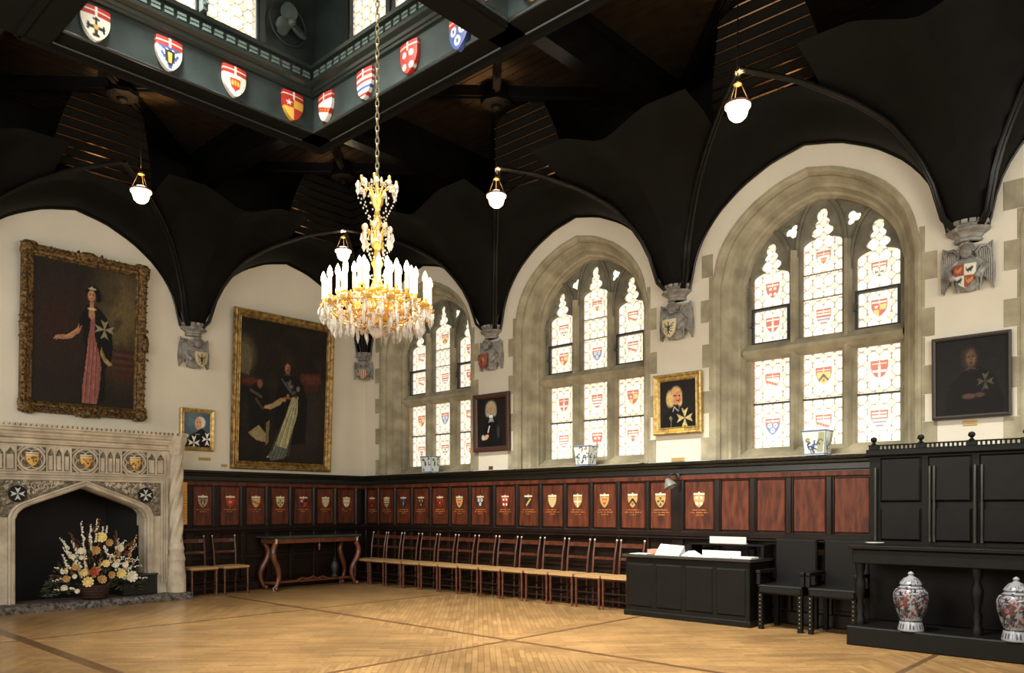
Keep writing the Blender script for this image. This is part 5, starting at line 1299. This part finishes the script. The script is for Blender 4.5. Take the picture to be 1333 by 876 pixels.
# open book on a low stand
ob = empty('open_book', (6.90, -.46, DT+.0005)); tag(ob, 'open book with white pages propped up on the display desk', 'book')
m = MB(); m.add([(-.17, -.12, .0), (.17, -.12, .0), (.17, .02, .115), (-.17, .02, .13), (-.17, .05, 0), (.17, .05, 0)], [(0, 1, 2, 3), (3, 2, 5, 4), (0, 3, 4), (1, 5, 2)]); part('pages', m, 'white', ob)
m = MB()
for k in range(5): t_ = .15+.17*k; m.add([(-.15, -.12+.14*t_-.003, .122*t_+.001), (.14, -.12+.14*t_-.003, .117*t_+.001), (.14, -.12+.14*(t_+.05)-.003, .117*(t_+.05)+.001), (-.15, -.12+.14*(t_+.05)-.003, .122*(t_+.05)+.001)], [(0, 1, 2, 3)])
part('lines_of_print', m, 'grey', ob)
fb_ = MB(); fb_.add([(-.1, 0, 0), (0, .0, .065), (.12, 0, .0), (-.1, .16, 0), (0, .16, .065), (.12, .16, .0)], [(0, 1, 4, 3), (1, 2, 5, 4), (0, 2, 1), (3, 4, 5), (0, 3, 5, 2)])
o = part('folded_card', fb_, 'white', loc=(7.21, -.60, DT+.0005)); tag(o, 'white folded card standing like a tent in mid desk', 'card')
lay('document', 7.42, -.60, DT, .30, .21, .005, 'white sheet lying flat just right of the desk middle', 'document', 'white', .06)
lay('document', 7.66, -.55, DT, .28, .20, .012, 'white document lying in front of the upright white card', 'document', 'white', -.05)
lay('document', 7.93, -.57, DT, .24, .20, .02, 'white papers at the right end of the display desk', 'document', 'white', .02)
def stand(x, y, z, w_, h_, label):
    m = MB(); m.cbox(-w_/2, w_/2, -.05, -.045, 0, h_, .001); m.box(-w_/2, w_/2, -.045, .0, 0, .008); m.add([(-.03, -.045, h_*.8), (.03, -.045, h_*.8), (.03, .04, 0), (-.03, .04, 0)], [(0, 1, 2, 3)])
    o = part('upright_card', m, 'white', loc=(x, y, z+.0005)); tag(o, label, 'card')
stand(7.57, -.40, DT, .50, .075, 'long white upright card standing on the desk top, below the shelf')
stand(7.55, -.20, .925, .48, .085, 'long white upright card standing on the raised desk shelf')

# wall lamp with a tilted shade on the wainscot pilaster
wl = empty('wall_lamp', (6.76, -.08, 1.77)); tag(wl, 'small bracket lamp with tilted grey shade on the wainscot pilaster', 'lamp')
m = MB(); m.lathe([(.035, 0), (.035, .015), (.02, .02)], 12, m=Matrix.Rotation(PI/2, 4, 'X')); m.tube([(0, -.01, 0), (-.0, -.10, .04), (-.03, -.17, .0), (-.06, -.18, -.06)], .009, 6); part('bracket', m, 'iron', wl, True)
m = MB(); m.lathe([(.025, .0), (.035, -.02), (.07, -.07), (.085, -.12), (.08, -.12), (.03, -.02)], 16, cap=False, m=Matrix.Rotation(-.5, 4, 'Y')); part('shade', m, 'grey', wl, True, loc=(-.05, -.18, -.04))

# ---------------------------------------------------------------- leather chairs with brass studs
def studded(x, label, loc=None):
    c = empty('leather_chair', (x, -.42, 0)) ; tag(c, label, 'chair', 'dark leather chairs with brass studs')
    s = MB(); s.cbox(-.25, .25, -.24, .22, .40, .50, .02); part('seat', s, 'leather', c)
    b = MB(); b.cbox(-.24, .24, .19, .24, .46, 1.0, .015); part('backrest', b, 'leather', c)
    for sx in (-1, 1):
        for y in (-.21, .21): part('leg', MB().cbox(sx*.225-.025, sx*.225+.025, y-.025, y+.025, 0, .40, .004), 'dark_wood', c)
        part('arm', MB().cbox(sx*.25-.025, sx*.25+.025, -.24, .22, .62, .66, .008).cbox(sx*.25-.02, sx*.25+.02, -.23, -.19, .5, .62, .004), 'leather', c)
    for sx in (-1, 1):
        for k in range(8):
            n = MB(); n.ell((0, 0, 0), (.0065, .005, .0065), 6, rings=4); inst('brass_stud', n, 'gilt_bright', c, (sx*.225, -.238, .06+.046*k))
    f = MB(); f.box(-.245, .245, -.245, -.238, .485, .49); part('seat_edge', f, 'dark_edge', c); return c
studded(8.38, 'dark leather studded armchair right of the display desk, under blank panels')
studded(8.945, 'dark leather studded armchair next to the tall black sideboard')
o = empty('black_chair', (8.15, -.30, 0)); 
# a cloth-covered round-backed chair squeezed beside the desk
tag(o, 'black round-backed chair hard against the right end of the display desk', 'chair')
bpy.data.objects.remove(o)

# ---------------------------------------------------------------- tall sideboard
sb_ = empty('sideboard', (10.85, -.10, 0)); tag(sb_, 'huge near-black carved sideboard with a pierced gallery rail, at the right edge', 'sideboard')
H = 1.62    # half width
part('plinth', MB().cbox(-H, H, -.92, .0, 0, .19, .012), 'dark_wood', sb_)
part('back_panelling', MB().box(-H, H, -.24, -.05, .19, 1.95), 'dark_wood', sb_)
part('counter_top', MB().cbox(-H-.02, H+.02, -.80, -.05, .945, .985, .01), 'dark_wood', sb_)
e_ = MB(); e_.box(-H-.02, H+.02, -.804, -.798, .978, .982); part('counter_edge', e_, 'dark_edge', sb_)
part('frieze_drawer_rail', MB().cbox(-H, H, -.76, -.05, .80, .945, .01), 'dark_wood', sb_)
for k in range(4):
    x = -H+.06+(2*H-.12)*k/3; l = MB(); l.lathe([(.05, .19), (.05, .25), (.035, .28), (.045, .36), (.028, .42), (.05, .52), (.055, .6), (.03, .68), (.045, .74), (.05, .80)], 12, (x, -.70, 0)); part('turned_leg', l, 'dark_wood', sb_, True)
for k in range(7):
    x0 = -H+.08+k*.455
    part('carved_panel', MB().cbox(x0+.03, x0+.425, -.265, -.24, 1.42, 1.88, .02).cbox(x0+.03, x0+.425, -.265, -.24, 1.02, 1.36, .02), 'dark_wood', sb_)
for x in (-H+.07, -1.03, -.99, -.63, -.57, -.1, -.04, .4, .46, .9): tc = MB(); tc.lathe([(.014, 1.02), (.010, 1.1), (.014, 1.3), (.010, 1.5), (.014, 1.78)], 8, (x, -.285, 0)); part('colonnette', tc, 'dark_edge', sb_, True)
g = MB(); g.cbox(-H-.02, H+.02, -.30, -.05, 1.90, 1.97, .012); g.cbox(-H, H, -.285, -.245, 2.005, 2.018, .004)
x = -H+.01
while x < H: g.cbox(x, x+.016, -.28, -.25, 1.965, 2.01, .003); x += .041
for k in range(8): x = -H+.05+k*.455; g.cbox(x-.045, x+.045, -.29, -.24, 1.965, 2.02, .006)
part('gallery_rail', g, 'dark_wood', sb_)
for k in range(8):
    x = -H+.05+k*.455; f = MB(); f.lathe([(.04, 2.015), (.02, 2.03), (.012, 2.045), (.03, 2.06), (.034, 2.075), (.025, 2.095), (0, 2.105)], 12, (x, -.265, 0)); part('finial', f, 'dark_wood', sb_, True)
m = MB(); m.lathe([(.02, 0), (.05, .008), (.085, .022), (.09, .026), (.08, .022), (0, .012)], 20, cap=False); o = part('dish', m, 'white', loc=(9.40, -.72, .9855), smooth=True); tag(o, 'small white dish on the left end of the sideboard counter', 'dish')

# ---------------------------------------------------------------- porcelain jars
def jar(x, y, z, label):
    j = empty('porcelain_jar', (x, y, z)); tag(j, label, 'vase', 'lidded porcelain jars on the sideboard plinth')
    prof = [(.112, 0), (.115, .012), (.108, .05), (.098, .085), (.095, .10), (.12, .17), (.145, .25), (.155, .31), (.15, .36), (.13, .395), (.095, .42), (.085, .435)]
    lid = [(.095, .435), (.10, .445), (.085, .47), (.06, .50), (.03, .515), (.018, .525), (.028, .54), (.02, .555), (0, .565)]
    for nm, pf, sd in (('jar_body', prof, 3), ('lid', lid, 5)):
        zz = np.interp(np.linspace(0, 1, 60 if nm == 'jar_body' else 24), np.linspace(0, 1, len(pf)), [p[1] for p in pf]); rr_ = np.interp(np.linspace(0, 1, len(zz)), np.linspace(0, 1, len(pf)), [p[0] for p in pf])
        A = np.linspace(0, 2*PI, 97); TT, ZZ = np.meshgrid(A, zz); RR = np.repeat(rr_[:, None], 97, 1)
        p = Paint(TT/(2*PI), ZZ, (.52, .53, .54)); r = np.random.RandomState(sd)
        if nm == 'jar_body':
            for k in range(330):
                cx, cy_ = r.rand(), .12+.28*r.rand(); c_ = [(.12, .12, .16), (.40, .17, .14), (.12, .12, .16), (.20, .18, .2)][k % 4]; a0 = r.rand()*6; R = .008+.014*r.rand()
                for q in range(7): a = a0+q*.55; p.ell((cx+R*math.cos(a)*1.1) % 1, cy_+R*math.sin(a)*1.0, .0065, .0065, c_, .6)
            p.rect(0, 1, .088, .10, (.15, .15, .2)); p.mixin(((p.Y < .07) & (p.Y > .02) & (np.sin(p.X*2*PI*22) > .3)).astype(float)*.85, (.15, .15, .22)); p.rect(0, 1, .40, .408, (.2, .2, .26))
        else:
            for k in range(40): p.ell(r.rand(), .44+.06*r.rand(), .015, .006, (.16, .16, .22), .5, r.rand()*90)
        V = np.stack([RR*np.cos(TT), RR*np.sin(TT), ZZ], -1); o = grid_mesh(nm, V, p.C, 'china', j)
    return j
jar(9.80, -.93, .1905, 'left-hand lidded blue, red and white porcelain jar on the sideboard plinth')
jar(10.66, -.93, .1905, 'lidded patterned porcelain jar cut off by the right edge')

# ---------------------------------------------------------------- painted flower pots on the window ledge
def pot(x, seed, label):
    j = empty('planter', (x, .05, 1.965)); tag(j, label, 'planter', 'painted pottery planters on the window ledge')
    h_ = .29; n = 44; rings = []; C = []
    def outline(s): return [(-s, -s), (s, -s), (s, s), (-s, s)]
    zz = np.linspace(0, h_, 34); V = []; 
    per = []
    for q in range(4):
        for k in range(n):
            t = k/n; a = outline(1)[q]; b = outline(1)[(q+1) % 4]; per.append((a[0]+(b[0]-a[0])*t, a[1]+(b[1]-a[1])*t, q+t))
    per.append((-1, -1, 4.0)); P = np.array(per)
    ZZ = np.repeat(zz[:, None], len(P), 1); s = .118+.03*(ZZ/h_)**1.5+.006*(ZZ < .02)
    X = P[None, :, 0]*s; Y = P[None, :, 1]*s*.75; p = Paint(np.repeat((P[None, :, 2] % 1), len(zz), 0), ZZ/h_, (.86, .88, .86)); r = np.random.RandomState(seed)
    BL_ = (.20, .28, .45); GN = (.50, .50, .28)
    for k in range(9):
        cx, cy_ = .12+.76*r.rand(), .12+.76*r.rand(); R = .07+.08*r.rand(); a0 = r.rand()*6; c_ = BL_ if k % 3 else GN
        for q in range(9): a = a0+q*.5; rr2 = R*(1-.07*q); p.ell(cx+rr2*math.cos(a), cy_+rr2*math.sin(a), .035, .03, c_, .5)
    p.rect(0, 1, .92, .97, BL_, .8); p.rect(0, 1, .03, .07, BL_, .8); p.rect(0, .03, 0, 1, BL_, .6); p.rect(.97, 1, 0, 1, BL_, .6)
    if seed == 2: p.poly([(.62, .1), (.92, .1), (.95, .9), (.7, .9)], GN, .6)
    o = grid_mesh('pot_body', np.stack([X, Y, ZZ], -1), p.C, 'china', j, smooth=False)
    e = MB(); e.box(-.138, .138, -.10, .10, h_-.03, h_-.02); part('soil', e, 'wicker', j)
pot(1.79, 1, 'blue and white pottery planter on the ledge of the farthest window')
pot(5.17, 4, 'blue and white pottery planter on the ledge of the middle window')
pot(8.52, 2, 'green and blue scrolled pottery planter on the ledge of the nearest window')
